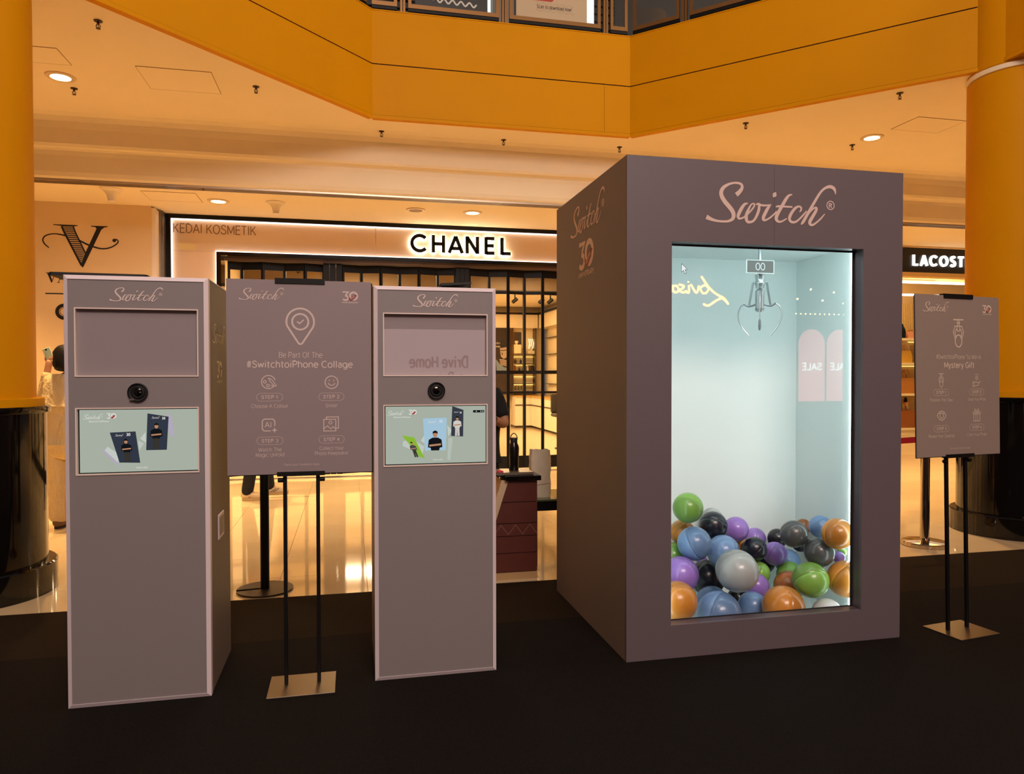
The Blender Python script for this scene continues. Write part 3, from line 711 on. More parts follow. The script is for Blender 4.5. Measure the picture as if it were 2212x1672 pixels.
# ---- inside the cosmetics shop
BY, BX = 19.43, 5.05
struct('floor_shop', MB().box(-2.0, 9.0, 11.2, 20, -0.1, 0.0), M_SHOPFLOOR)
struct('wall_shop_back', MB().box(-2.0, BX + .2, BY + 0.35, BY + 0.5, 0, 3.4), M_SHOPWALL)
struct('wall_shop_right', MB().box(BX + 0.35, BX + 0.5, 11.0, BY + 0.5, 0, 3.4), M_SHOPWALL)
struct('wall_shop_left', MB().box(-1.95, -1.8, 10.5, BY + 0.5, 0, 3.4), M_SHOPWALL)
sc_ = struct('ceiling_shop', MB().box(-2.0, BX + .5, 10.66, BY + .5, 3.30, 3.4), M_SHOPWALL)
obj('beam', MB().box(-1.8, BX + .35, 13.0, 13.12, 2.98, 3.3), mat('beam_brown', '#7A6244', .6), sc_)
obj('track', MB().box(-1.8, BX + .35, 12.98, 13.02, 2.93, 2.98), M_BLACK, sc_)
obj('coving', MB().box(-1.8, BX + .35, BY + .0, BY + .34, 3.09, 3.14), M_BLACK, sc_)
obj('coving', MB().box(BX + .0, BX + .34, 11.2, BY + .34, 3.09, 3.14), M_BLACK, sc_)
for xx in (0.2, 3.0):
    for yy in (12.0, 15.2, 17.6):
        area_light('shop_ceiling_lamp', (xx, yy, 3.24), (xx, yy, 0), 1.2, 95, (1.0, 0.74, 0.44), size_y=0.6)
hp = struct('wall_shop_header', MB().box(-1.8, BX + .02, BY + 0.06, BY + .35, 2.72, 3.09).box(BX + .06, BX + .35, 11.2, BY + .35, 2.72, 3.09), M_SHOPWALL)
# spot heads on the track
def spot_head(x, y, z, label):
    t = thing('track_spotlight', label, 'spotlight', (x, y, z))
    obj('stem', MB().box(x - .012, x + .012, y - .012, y + .012, z - .12, z), M_BLACK, t)
    mb = MB().lathe([(0, -.06), (.03, -.06), (.034, -.052), (.034, .052), (.02, .06), (0, .06)], (0, 0, 0), 16)
    a = 0.9; mb.xf(lambda p, q, r: (x + p * math.cos(a) + r * math.sin(a), y + q, z - .13 - p * math.sin(a) + r * math.cos(a)))
    obj('lamp_head', mb.smooth(), M_BLACK, t)
spot_head(-0.80, 12.5, 3.30, 'black track spotlight seen above the left sign board')
for x, l in ((2.95, 'black track spotlight inside the shop nearest the second kiosk'), (3.45, 'black track spotlight inside the shop, middle of three'), (3.62, 'black track spotlight inside the shop nearest the tall booth')):
    spot_head(x, 13.0, 2.93, l)
# wall shelving: back unit and right unit
M_SHELF = mat('shelf_dark', '#4A3622', .4); M_SHLIT = emi('shelf_glow', (1.0, 0.62, 0.18), 1.6)
M_SHBACK = mat('shelf_back_cream', '#F3DDAE', .5)
def shelf_unit(name, label, x0, x1):
    t = thing(name, label, 'shelving', ((x0 + x1) / 2, BY + .2, 0))
    obj('back_panel', MB().box(x0, x1, BY + .30, BY + .34, 0.9, 2.72), M_SHBACK, t)
    for z in (2.01, 1.752, 1.518, 1.202, 0.985):
        obj('shelf', MB().box(x0, x1, BY + 0.0, BY + .30, z - .022, z), M_SHELF, t)
        if z < 2.0: obj('shelf_light', MB().box(x0, x1, BY + .27, BY + .295, z + .17, z + .19), M_SHLIT, t)
    for x in (x0, x1): obj('upright', MB().box(x - .015, x + .015, BY, BY + .34, 0.9, 2.72), M_SHELF, t)
    b = obj('cabinet', MB().box(x0, x1, BY - .25, BY + .34, 0.06, .84), M_SHOPWALL, t)
    obj('worktop', MB().box(x0, x1, BY - .28, BY + .34, .84, .876), mat('worktop_gold', '#C59A4C', .3), t)
    obj('plinth', MB().box(x0, x1, BY - .22, BY + .34, 0.0, .06), M_SHELF, t)
    obj('shadow_rail', MB().box(x0, x1, BY - .262, BY - .25, .60, .63), M_SHELF, t)
shelf_unit('display_shelving', 'glowing display shelves of perfume along the back wall of the shop', 4.36, 5.0)
shelf_unit('display_shelving', 'shop display shelves hidden further left behind the second kiosk', 1.0, 3.84)
rt = thing('display_shelving', 'display shelves along the right wall of the cosmetics shop', 'shelving', (BX + .2, 16, 0))
obj('back_panel', MB().box(BX + .30, BX + .34, 12.5, 19.4, .9, 2.72), M_SHBACK, rt)
for z in (2.45, 2.0, 1.55, 1.2, 0.985): obj('shelf', MB().box(BX + .20, BX + .30, 12.5, 19.4, z - .014, z), M_SHELF, rt)
for y in (18.4, 17.4, 16.4, 15.4, 14.4): obj('upright', MB().box(BX + .27, BX + .3, y - .012, y + .012, .9, 2.72), M_SHELF, rt)
obj('cabinet', MB().box(BX - .25, BX + .34, 12.5, 19.15, .06, .84), M_SHOPWALL, rt)
obj('worktop', MB().box(BX - .28, BX + .34, 12.5, 19.15, .84, .876), mat('worktop_gold', '#C59A4C', .3), rt)
obj('shadow_rail', MB().box(BX - .262, BX - .25, 12.5, 19.15, .60, .63), M_SHELF, rt)
obj('light_panel', MB().box(BX + .285, BX + .30, 16.6, 17.2, 1.3, 2.3), emi('lit_display', (1, .92, .8), 1.4), rt)
# perfume bottles
M_DKGL = mat('dark_bottle', '#0C0E12', .1)
def bottle(x, y, z, w, h, m, cap, label, group=None, cat='bottle'):
    t = thing('perfume_bottle', label, cat, (x, y, z), group=group)
    obj('body', MB().bbox(x - w / 2, x + w / 2, y - w * .3, y + w * .3, z, z + h * .72, w * .06), m, t)
    obj('cap', MB().lathe([(0, h * .72), (w * .14, h * .72), (w * .14, h * .80), (w * .22, h * .82), (w * .22, h), (0, h)], (x, y, z), 12), cap, t)
for x in (4.40, 4.45, 4.60): bottle(x, BY + .12, 1.752, .055, .12, M_DKGL, M_BLACKG, 'dark perfume bottle on the glowing shelf below the giant bottle', 'dark bottles on the third lit shelf')
for x in (4.56, 4.665): bottle(x, BY + .12, 1.518, .055, .12, M_DKGL, M_BLACKG, 'dark perfume bottle on the lit shelf just above the gate rail', 'dark bottles on the lower lit shelf')
bottle(4.98, BY + .12, 1.22, .06, .13, M_DKGL, M_BLACKG, 'dark perfume bottle near the corner under the gate rail')
bottle(4.47, BY + .10, 2.01, .26, .36, mat('giant_bottle', '#EFD9A8', .3), mat('giant_cap', '#F2E2BC', .3), 'giant cream display bottle on the top shelf beside the poster')
pb = obj('wall_picture', MB().box(4.345, 4.655, BY + .27, BY + .29, 2.24, 2.62), mat('panel_charcoal', '#4A423C', .5)); tag(pb, 'charcoal square picture behind the giant bottle', 'picture')
ns = thing('shop_ornament', 'glowing wavy ornament near the corner of the lit shelves', 'ornament', (4.93, BY + .2, 2.02))
g = MB()
for k in range(4): g.tube([(4.84 + k * .055, BY + .15, 2.16 + .06 * (k % 2)), (4.86 + k * .055, BY + .15, 2.30), (4.835 + k * .055, BY + .15, 2.43)], .012, 6)
obj('tube', g, emi('ornament_glow', (1, .8, .45), 2.2), ns); obj('base', MB().box(4.80, 5.03, BY + .1, BY + .2, 2.011, 2.10), M_SHBACK, ns); obj('stem', MB().box(4.9, 4.93, BY + .14, BY + .16, 2.1, 2.2), M_SHBACK, ns)
for k, (x, w, c) in enumerate(((4.40, .03, '#C9783A'), (4.435, .03, '#7A3A20'), (4.80, .025, '#E8D8B0'), (4.835, .025, '#4A2A1A'), (4.88, .025, '#5A3A22'), (4.93, .05, '#1A1614'))):
    o = obj('product_box', MB().bbox(x - w / 2, x + w / 2, BY + .1, BY + .16, 1.518, 1.70, .002), mat('carton_%d' % k, c, .5))
    tag(o, ['amber', 'rust brown', 'cream', 'chestnut', 'dark brown', 'black'][k] + ' upright carton on the shelf above the gate rail', 'box', 'cartons on the lower lit shelf')
for k in range(3):
    for j in range(2):
        o = obj('sample_pot', MB().lathe([(0, 0), (.016, 0), (.018, .02), (.012, .024), (.012, .034), (0, .034)], (4.47 + k * .085, BY + .2, 1.09 - j * .065 + .0), 10).smooth(), M_BLACKG)
        tag(o, 'tiny black sample pot pegged on the lit shelf back', 'pot', 'sample pots on the lowest lit shelf')
# poster of a man
po = thing('poster_display', 'tall dark perfume poster of a pensive man beside the lit shelves', 'poster', (4.1, BY, 0))
obj('panel', MB().box(3.86, 4.335, BY + .02, BY + .06, 0.9, 2.715), mat('poster_brown', '#2E2016', .35), po)
fp = front(0, BY + .018, 0); q = lambda x, y: (3.87 + (x - 80) * .467 / 275, 2.711 - (y - 520) * 1.69 / 1020)
M_PF = mat('poster_face', '#A88E74', .5); M_PH = mat('poster_hairtone', '#1C120B', .5)
g = MB(); g.poly([q(150, 830), q(265, 815), q(275, 990), q(215, 1030), q(170, 990), q(160, 930)], fp); obj('face', g, M_PF, po)
g = MB(); g.poly([q(130, 740), q(200, 720), q(275, 740), q(275, 830), q(160, 850), q(140, 820)], fp, ); obj('hair', g.xf(lambda a, b, c: (a, b - .001, c)), M_PH, po)
g = MB(); ribbon(g, [q(165, 885), q(200, 890), q(255, 880)], fp, w=.018, c=.002); g.poly([q(190, 900), q(200, 960), q(182, 965)], lambda a, b: fp(a, b, .002)); obj('features', g, M_PH, po)
g = MB()
for k in range(4): ribbon(g, [q(150 + k * 6, 1040 + k * 28), q(205, 1045 + k * 26), q(255, 1060 + k * 26)], fp, w=.03, c=.002)
obj('hand', g, M_PF, po)
g = MB(); g.poly([q(85, 1030), q(150, 1110), q(215, 1160), q(270, 1180), q(275, 1230), q(100, 1230)], lambda a, b: fp(a, b, .001)); obj('shirt', g, mat('poster_shirt', '#6F7C88', .5), po)
g = MB(); text(g, 'BLEU', fp, *q(105, 768), .17, .035, bold=.02, c=.002); obj('lettering', g, mat('poster_text', '#D8C6A8', .5), po); g = MB(); text(g, 'CHANEL', fp, *q(100, 825), .21, .035, bold=.02, c=.002); obj('lettering', g, mat('poster_text', '#D8C6A8', .5), po)
# dark upholstered chair back seen at the right of the opening
ch = thing('shop_chair', 'dark olive upholstered chair inside the shop beside the tall booth', 'chair', (4.09, 13.62, 0))
M_UPH = mat('chair_olive', '#3E3424', .7)
obj('backrest', MB().bbox(3.86, 4.32, 13.80, 13.86, 0.69, 1.06, .02), M_UPH, ch); obj('seat', MB().bbox(3.86, 4.32, 13.40, 13.84, .62, .69, .02), M_UPH, ch)
obj('pedestal_leg', MB().lathe([(0, 0), (.20, 0), (.20, .015), (.03, .03), (.025, .62), (0, .62)], (4.09, 13.62, 0), 20).smooth(), M_BLACK, ch)

# ================================================================== CLOTHING SHOP AT THE RIGHT
M_LACW = mat('beige_surround', '#D9B87E', .6)
lf = thing('shop_fascia', 'black sign band with glowing white LACOSTE letters beside the orange column', 'shop sign', (10.0, 10.4, 3.1))
obj('sign_band', MB().box(6.2, 13.5, 10.36, 10.5, 3.125, 3.54), mat('sign_black', '#1B1510', .4), lf)
obj('top_trim', MB().box(6.2, 13.5, 10.30, 10.5, 3.54, 3.60), M_LACW, lf)
obj('bottom_trim', MB().box(6.2, 13.5, 10.30, 10.5, 3.06, 3.125), M_LACW, lf)
x = 9.105; M_LETW = emi('letter_white', (1.0, 0.97, 0.90), 2.2)
for ch in 'LACOSTE':
    mb = MB(); adv = letter(mb, ch, x, 3.245, 0.175, 0.034, front(0, 10.33, 0), -0.03, 0.90)
    obj('letter', mb, M_LETW, lf); x += adv + 0.056
st = struct('wall_right_shop', MB().box(6.15, 6.3, 10.3, 15, 0, 3.6).box(6.3, 16.0, 15.0, 15.1, 0, 4.2), M_LACW)
struct('floor_right_shop', MB().box(6.3, 16.0, 11.2, 15.0, -.1, 0), M_SHOPFLOOR)
cs = struct('ceiling_right_shop', MB().box(6.3, 16.0, 10.5, 15.0, 3.95, 4.05), M_LACW)
obj('bulkhead', MB().box(6.3, 16.0, 13.0, 13.2, 3.36, 3.95), M_LACW, cs)
obj('light_line', MB().box(8.0, 15.0, 12.94, 13.0, 3.33, 3.37), emi('strip_white', (1, .95, .8), 4.0), cs)
obj('light_line', MB().box(8.0, 15.0, 14.0, 14.06, 3.20, 3.24), emi('strip_white', (1, .95, .8), 4.0), cs)
obj('panel', MB().box(10.8, 12.0, 12.97, 13.0, 3.42, 3.62), mat('grey_sign', '#B9A888', .5), cs)
for xx, yy in ((9.5, 12.2), (11.8, 12.6), (11.5, 14.0)):
    area_light('shop_ceiling_lamp', (xx, yy, 3.9), (xx, yy, 0), 1.0, 70, (1.0, 0.66, 0.28), size_y=0.5)
shv = thing('bag_shelving', 'open shelving of handbags between the tall booth and the right sign', 'shelving', (12.7, 14.6, 0))
M_SHC = mat('shelf_cream', '#F0DFB4', .4)
obj('back_panel', MB().box(11.6, 13.6, 14.85, 14.9, 0, 3.1), mat('ribbed_back', '#B89A60', .6), shv)
for k in range(40): obj('rib', MB().box(11.62 + k * .05, 11.64 + k * .05, 14.83, 14.85, 2.3, 3.1), mat('rib_gold', '#C9A96A', .5), shv)
for z in (2.274, 1.708, 0.992, 0.194): obj('shelf', MB().box(11.6, 13.6, 14.42, 14.85, z - .05, z), M_SHC, shv)
obj('shelf_light', MB().box(11.6, 13.6, 14.80, 14.83, 2.19, 2.21), M_SHLIT, shv); obj('shelf_light', MB().box(11.6, 13.6, 14.80, 14.83, 1.62, 1.64), M_SHLIT, shv)
obj('plinth', MB().box(11.6, 13.6, 14.45, 14.85, 0, .14), M_SHC, shv)
def bag(name, label, x, y, z, w, h, d, m, mh, hh, taper=.82, cat='handbag'):
    t = thing(name, label, cat, (x, y, z))
    mb = MB(); v = []
    for zz, k in ((0, 1), (h * .5, 1.03), (h, taper)):
        for a, b in ((-w / 2 * k, -d / 2 * k), (w / 2 * k, -d / 2 * k), (w / 2 * k, d / 2 * k), (-w / 2 * k, d / 2 * k)): v.append((x + a, y + b, z + zz))
    f = [(0, 3, 2, 1), (8, 9, 10, 11)]
    for r in range(2):
        for k in range(4): f.append((r * 4 + k, r * 4 + (k + 1) % 4, r * 4 + 4 + (k + 1) % 4, r * 4 + 4 + k))
    obj('body', mb.add(v, f), m, t)
    for s in (-1, 1):
        obj('handle', MB().tube([(x - w * .22 + w * .44 * i / 10, y + s * d * .3, z + h * .95 + hh * math.sin(PI * i / 10)) for i in range(11)], .010, 6), mh, t)
    return t
M_TAN = mat('tan_leather', '#B87A34', .5); M_TAN2 = mat('brown_leather', '#9A5A26', .45); M_YEL = mat('yellow_leather', '#D8A838', .5)
bag('handbag', 'black round handbag on the top shelf by the booth edge', 12.48, 14.62, 2.274, .26, .34, .16, M_BLACK, M_BLACK, .10, .6)
bag('handbag', 'small pink box bag on the top shelf by the sign edge', 12.80, 14.62, 2.274, .17, .16, .12, mat('pink_leather', '#C98A6A', .5), M_TAN2, .05, .95)
bag('handbag', 'golden yellow bag in front of the round cream plate', 12.60, 14.58, 1.708, .34, .28, .14, M_YEL, M_TAN, .14, .8)
dp = obj('display_plate', MB().lathe([(0, 0), (.30, 0), (.31, .01), (.30, .02), (0, .02)], (0, 0, 0), 40).xf(lambda a, b, c: (12.60 + a, 14.76 - c, 1.708 + .312 + b)).smooth(), M_SHC)
tag(dp, 'round cream display plate behind the golden bag', 'plate')
bag('handbag', 'tan bucket tote with tall brown handles on the third shelf', 12.66, 14.60, .992, .42, .36, .2, M_TAN, M_TAN2, .20, .75)
bag('handbag', 'wide red-brown leather tote on the lowest shelf', 12.66, 14.60, .194, .48, .40, .2, M_TAN2, M_TAN2, .22, 1.0)
bag('handbag', 'small cream pouch hanging behind the red-brown tote', 12.80, 14.74, .60, .14, .18, .05, M_SHC, M_BLACK, .12, .9)
M_BELT = mat('red_belt', '#A00E16', .6)

# ================================================================== CEILING FITTINGS
M_LAMPW = emi('lamp_disc', (1.0, 0.86, 0.52), 14.0); M_RIM = mat('lamp_rim', '#D8C09A', .4)
DL_LAB = ['lit round downlight high at the left beside the orange column', 'lit round downlight high at the right above the tall booth', 'lit round downlight over the left end of the cosmetics fascia',
          'lit round downlight in front of the CHANEL letters', 'lit round downlight right of the CHANEL letters behind the tall booth', 'lit round downlight between the two shop signs behind the booth',
          'lit round downlight in front of the LACOSTE sign band', 'lit round downlight left of the V emblem wall end', 'lit round soffit downlight right of the right column', 'lit round soffit downlight left of the left column']
for k, (x, y, z, on) in enumerate(DOWNLIGHTS):
    t = thing('downlight', DL_LAB[k], 'downlight', (x, y, z), group='ceiling downlights')
    obj('rim', MB().lathe([(.085, .0), (.085, -.012), (.10, -.016), (.125, -.008), (.128, 0)], (x, y, z), 32).smooth(), M_RIM, t)
    obj('lamp_disc', MB().lathe([(0.0, -.004), (.086, -.004)], (x, y, z), 32), M_LAMPW, t)
t = thing('ceiling_speaker', 'unlit round ceiling grille left of the lit downlight by CHANEL', 'speaker', (0.833, 9.405, ZL))
obj('rim', MB().lathe([(.085, 0), (.085, -.012), (.12, -.012), (.122, 0)], (.833, 9.405, ZL), 32).smooth(), M_RIM, t); obj('grille', MB().lathe([(0, -.010), (.05, -.010), (.087, -.004)], (.833, 9.405, ZL), 32), mat('grille_grey', '#9C8B70', .6, bump=.4, scale=400), t)
for x, y, l in ((-2.636, 9.088, 'white cone-shaped ceiling detector near the left column'), (-0.875, 9.365, 'white cone-shaped ceiling detector right of the lit downlight')):
    t = thing('ceiling_detector', l, 'detector', (x, y, ZL))
    obj('flange', MB().lathe([(0, 0), (.115, 0), (.115, -.008), (.10, -.018), (.075, -.035)], (x, y, ZL), 28).smooth(), mat('plastic_white', '#E6D8C2', .4), t)
    obj('horn', MB().lathe([(.078, -.033), (.055, -.06), (.042, -.10), (.036, -.14), (.02, -.15), (0, -.15)], (x, y, ZL), 24).smooth(), mat('plastic_white', '#E6D8C2', .4), t)
SPR = [((-1.896, 6.265), 'sprinkler head topmost at the upper left of the soffit'), ((-2.572, 7.782), 'sprinkler head just below the left high downlight'), ((-0.862, 7.361), 'sprinkler head left of the sloping orange fascia'),
       ((.362, 8.40), 'sprinkler head under the left end of the middle fascia'), ((1.772, 8.40), 'sprinkler head under the centre of the middle fascia'), ((3.201, 8.37), 'sprinkler head just above the tall booth corner'),
       ((4.249, 7.278), 'sprinkler head over the middle of the tall booth'), ((5.903, 7.691), 'sprinkler head just below the right high downlight'), ((5.272, 6.18), 'sprinkler head topmost at the right near the column')]
M_BRASS = mat('sprinkler_bronze', '#4A3826', .35, .8)
for (x, y), l in SPR:
    t = thing('sprinkler', l, 'sprinkler', (x, y, ZS))
    obj('escutcheon', MB().lathe([(0, 0), (.048, 0), (.046, -.008), (.02, -.014), (0, -.014)], (x, y, ZS), 20).smooth(), M_BRASS, t)
    f = MB().tube([(x, y, ZS - .012), (x, y, ZS - .04)], .014, 10)
    for s in (-1, 1): f.tube([(x + s * .012, y, ZS - .04), (x + s * .024, y, ZS - .06), (x + s * .008, y, ZS - .085)], .005, 6)
    f.tube([(x, y, ZS - .04), (x, y, ZS - .085)], .004, 6)
    obj('frame', f, M_BRASS, t)
    obj('deflector', MB().lathe([(0, -.085), (.024, -.085), (.026, -.09), (0, -.092)], (x, y, ZS), 14), M_BRASS, t)
    t.scale = (.68, .68, .68)

# ================================================================== PHOTO KIOSKS
M_WIN = mat('frosted_window', '#8F8588', 0.012, spec=0.5)
M_BEAD = mat('bead_champagne', '#DCCAC2', 0.4)
M_SCRBG = emi('screen_grey_green', '#A9B2A4', 0.95)
EM = lambda h, s=0.9: emi('screen_' + h, h, s)
def card_person(parent, mp, cx, cy, s, lean=0.0, shirt='#15161A', skin='#C08A66', hair='#16100D', legs='#3A3630', half=False):
    L = lambda a, b: mp(cx + (a + lean * b) * s, cy - b * s, 0.0022)
    M = lambda pts: MB().add([L(*p) for p in pts], [tuple(range(len(pts)))])
    if not half: obj('printed_legs', M([(-.13, .42), (.13, .42), (.15, .95), (.02, .95), (0, .55), (-.02, .95), (-.15, .95)]), EM(legs), parent)
    obj('printed_shirt', M([(-.10, -.02), (.10, -.02), (.24, .06), (.27, .34), (.17, .36), (.15, .46), (-.15, .46), (-.17, .36), (-.27, .34), (-.24, .06)]), EM(shirt), parent)
    obj('printed_head', M([(a * .085, -.14 + b * .115) for a, b in circ(0, 0, 1, 0, 340, 12)]), EM(skin), parent)
    h = MB().add([mp(cx + (a + lean * b) * s, cy - b * s, 0.0026) for a, b in [(-.095, -.15), (-.09, -.24), (0, -.29), (.09, -.24), (.095, -.15), (.05, -.19), (-.05, -.19)]], [tuple(range(7))])
    obj('printed_hair', h, EM(hair), parent)
    a = MB().add([mp(cx + (p + lean * q) * s, cy - q * s, 0.0026) for p, q in [(-.22, .24), (.22, .20), (.22, .27), (-.22, .31)]], [(0, 1, 2, 3)])
    obj('printed_arms', a, EM(skin), parent)
def kiosk(x0, H, label, variant):
    y0, y1, w, tr = 3.447, 4.013, 0.580, 0.018
    x1 = x0 + w
    t = thing('photo_kiosk', label, 'kiosk', (x0 + w / 2, (y0 + y1) / 2, 0.008))
    zb = 0.009
    # carcass
    obj('side_panel', MB().box(x0 + .002, x0 + .020, y0 + .016, y1, zb, H - .002), M_KDARK, t)
    sp = obj('side_panel', MB().box(x1 - .020, x1 - .002, y0 + .016, y1, zb, H - .002), M_KDARK, t)
    obj('back_panel', MB().box(x0 + .02, x1 - .02, y1 - .02, y1, zb, H - .002), M_KDARK, t)
    obj('top_panel', MB().box(x0 + .02, x1 - .02, y0 + .016, y1 - .02, H - .022, H - .002), M_KDARK, t)
    # chamfered pale edge trim, four mitred lengths
    def trim(a, b, c, d):   # outer edge a-b (set back), inner edge d-c (flush)
        v = [a, b, c, d] + [(p[0], y0 + .034, p[2]) for p in (a, b, c, d)]
        return MB().add(v, [(0, 1, 2, 3), (7, 6, 5, 4), (0, 4, 5, 1), (1, 5, 6, 2), (2, 6, 7, 3), (3, 7, 4, 0)])
    O = [(x0, y0 + .010, zb), (x1, y0 + .010, zb), (x1, y0 + .010, H), (x0, y0 + .010, H)]
    I = [(x0 + tr, y0, zb + tr), (x1 - tr, y0, zb + tr), (x1 - tr, y0, H - tr), (x0 + tr, y0, H - tr)]
    for k in range(4): obj('edge_trim', trim(O[k], O[(k + 1) % 4], I[(k + 1) % 4], I[k]), M_TRIM, t)
    for k, xx in enumerate((x0, x1 - .012)): obj('edge_trim', MB().box(xx, xx + .012, y0 + .034, y0 + .045, zb, H), M_TRIM, t)
    obj('edge_trim', MB().box(x0, x1, y0 + .034, y1 + .002, H - .004, H), M_TRIM, t)
    # front panel with two openings and a lens hole is built from strips
    wx0, wx1 = x0 + .046, x0 + .535; wz0, wz1 = 1.445, 1.735; sz0, sz1 = 1.020, 1.304
    xi0, xi1 = x0 + tr + .0005, x1 - tr - .0005; yf, yb = y0 + .004, y0 + .022
    fpn = MB(); fpn.box(xi0, wx0, yf, yb, zb + tr, H - tr); fpn.box(wx1, xi1, yf, yb, zb + tr, H - tr)
    fpn.box(wx0, wx1, yf, yb, wz1, H - tr); fpn.box(wx0, wx1, yf, yb, sz1, wz0); fpn.box(wx0, wx1, yf, yb, zb + tr, sz0)
    # keep one clean front skin
    fr = MB()
    rx = [xi0, wx0, wx1, xi1]; rz = [zb + tr, sz0, sz1, wz0, wz1, H - tr]
    obj('front_panel', fpn, M_KGREY, t)
    def frame(nm, z0, z1):
        b = .0035; f = MB()
        f.box(wx0 - b, wx0 + .0015, yf - .004, yb, z0 - b, z1 + b); f.box(wx1 - .0015, wx1 + b, yf - .004, yb, z0 - b, z1 + b)
        f.box(wx0 + .0015, wx1 - .0015, yf - .004, yb, z1 - .0015, z1 + b); f.box(wx0 + .0015, wx1 - .0015, yf - .004, yb, z0 - b, z0 + .0015)
        return obj(nm, f, M_BEAD, t)
    wf = frame('window_frame', wz0, wz1); obj('window_panel', MB().box(wx0, wx1, yb, yb + .006, wz0, wz1), M_WIN, wf)
    sfm = frame('screen_frame', sz0, sz1)
    obj('gasket', MB().box(wx0, wx1, yb + .004, yb + .007, sz0, sz1), M_BLACK, sfm)
    scr = obj('touch_screen', MB().box(wx0 + .007, wx1 - .004, yb - .002, yb + .004, sz0 + .006, sz1 - .006), M_SCRBG, t)
    # lens
    lx, lz = x0 + .291, 1.373
    ln = lambda prof: MB().lathe(prof, (0, 0, 0), 40).xf(lambda a, b, c: (lx + a, yf - c, lz + b)).smooth()
    lo = obj('camera_lens', ln([(.041, -.012), (.041, .012), (.038, .014), (.036, .006), (.026, .004), (.026, .010), (.023, .011), (.021, .005), (0, .003)]), M_RUBBER, t)
    obj('lens_ring', ln([(.027, .0055), (.029, .007), (.031, .0055)]), mat('lens_grey', '#191717', .5), lo)
    obj('lens_glass', ln([(0, .010), (.010, .009), (.018, .006)]), mat('lens_glass', '#07080A', .04), lo)
    if variant == 1:
        g = MB().box(lx - .032, lx - .012, yf - .016, yf - .013, lz - .034, lz - .026); obj('lens_tab', g, mat('tab_grey', '#5A5050', .4), lo)
    # front logo
    fp = front(0, yf - .0008, 0); g = MB(); switch_logo(g, fp, x0 + .180, 1.7625, .217); obj('logo', g, M_PRINT, t)
    # side logo and mark
    for xs, uu in ((x1 - .002, 1), (x0 + .002, -1)):
        sp_ = plane((xs, 3.555 if uu > 0 else 3.885, 0), (0, uu, 0), (0, 0, 1), (uu, 0, 0)); g = MB(); switch_logo(g, sp_, 0, 1.588, .33, c=.0008); obj('side_logo', g, mat('print_side', '#E6D2AE', .7, spec=.1), t)
        if uu > 0: thirty(t, sp_, .105, 1.405, .15, mat('print_side', '#E6D2AE', .7, spec=.1), mat('ribbon_brown', '#7A4530', .6), c=.0008)
    if variant == 1:
        h = obj('pull_frame', MB().bbox(x1 - .003, x1 + .004, 3.655, 3.80, .665, .785, .003), M_TRIM, t)
        obj('pull_recess', MB().box(x1 + .0041, x1 + .0052, 3.672, 3.783, .682, .768), mat('recess_grey', '#8A7F74', .5), h)
    # screen picture: a 0..1 across, b 0..1 down
    sw, sh = (wx1 - .004) - (wx0 + .007), (sz1 - sz0) - .012
    base = front(wx0 + .007, yb - .0025, sz1 - .006)
    S = lambda a, b, c=0.0: base(a * sw, -b * sh, c)
    asp = sw / sh
    P = lambda nm, pts, col, c: obj(nm, MB().add([S(a, b, c) for a, b in pts], [tuple(range(len(pts)))]), EM(col), scr)
    WHT = '#E8E4DE'
    iso = lambda a, b, c=0.0: base(a * sw, b * sw, c)
    g = MB(); switch_logo(g, iso, .028 if variant == 1 else .015, -.090, .165, c=.0015); obj('screen_logo', g, EM(WHT), scr)
    thirty(scr, iso, .222, -.097, .088, EM(WHT), EM('#A82A30'), c=.0015, words=False)
    g = MB(); text(g, '#SwitchToiPhone', iso, .16, -.105, .165, .013, bold=.02, c=.0015); obj('screen_lettering', g, EM(WHT), scr); g = MB(); text(g, 'Touch to Start', iso, .515, -.533, .100, .015, bold=.01, c=.0015); obj('screen_lettering', g, EM(WHT), scr)
    if variant == 1:
        P('picture_flap', [(.735, .02), (.772, .14), (.80, .475), (.745, .37)], '#B9AFC4', .0008)
        P('picture_flap', [(.548, .365), (.552, .54), (.503, .47)], '#CBD2CA', .0008); P('picture_flap', [(.485, .50), (.535, .55), (.495, .66)], '#C3CBC3', .0008)
        P('picture_flap', [(.228, .59), (.315, .70), (.318, .85), (.20, .66)], '#CBD2CA', .0008); P('picture_flap', [(.165, .58), (.29, .80), (.348, .94), (.27, .82), (.20, .68)], '#B9AFC4', .0009)
        a = P('picture_card', [(.249, .365), (.465, .353), (.502, .861), (.328, .85)], '#343A47', .0012); b = P('picture_card', [(.567, .065), (.747, .122), (.729, .66), (.553, .66)], '#343A47', .0012)
        card_person(scr, iso, .385, -.3165, .170, lean=.10); card_person(scr, iso, .642, -.183, .197, lean=-.02)
        for (lx_, lz_, lw_, nx_, nz_, nw_) in ((.292, -.245, .072, .405, -.228, .035), (.60, -.088, .072, .705, -.083, .030)):
            g = MB(); switch_logo(g, iso, lx_, lz_, lw_, c=.0022); obj('card_logo', g, EM(WHT), scr); g = MB(); text(g, '30', iso, nx_, nz_, nw_, bold=.04, c=.0022); obj('card_number', g, EM(WHT), scr)
    else:
        P('picture_flap', [(.61, .33), (.655, .43), (.62, .54)], '#CBD2CA', .0008); P('picture_flap', [(.345, .60), (.39, .48), (.39, .66)], '#CBD2CA', .0008); P('picture_flap', [(.17, .60), (.27, .58), (.38, .70), (.36, .86), (.165, .68)], '#C6CEC6', .0006)
        P('picture_flap', [(.62, .56), (.665, .56), (.64, .95), (.61, .95)], '#BCC5BB', .0006)
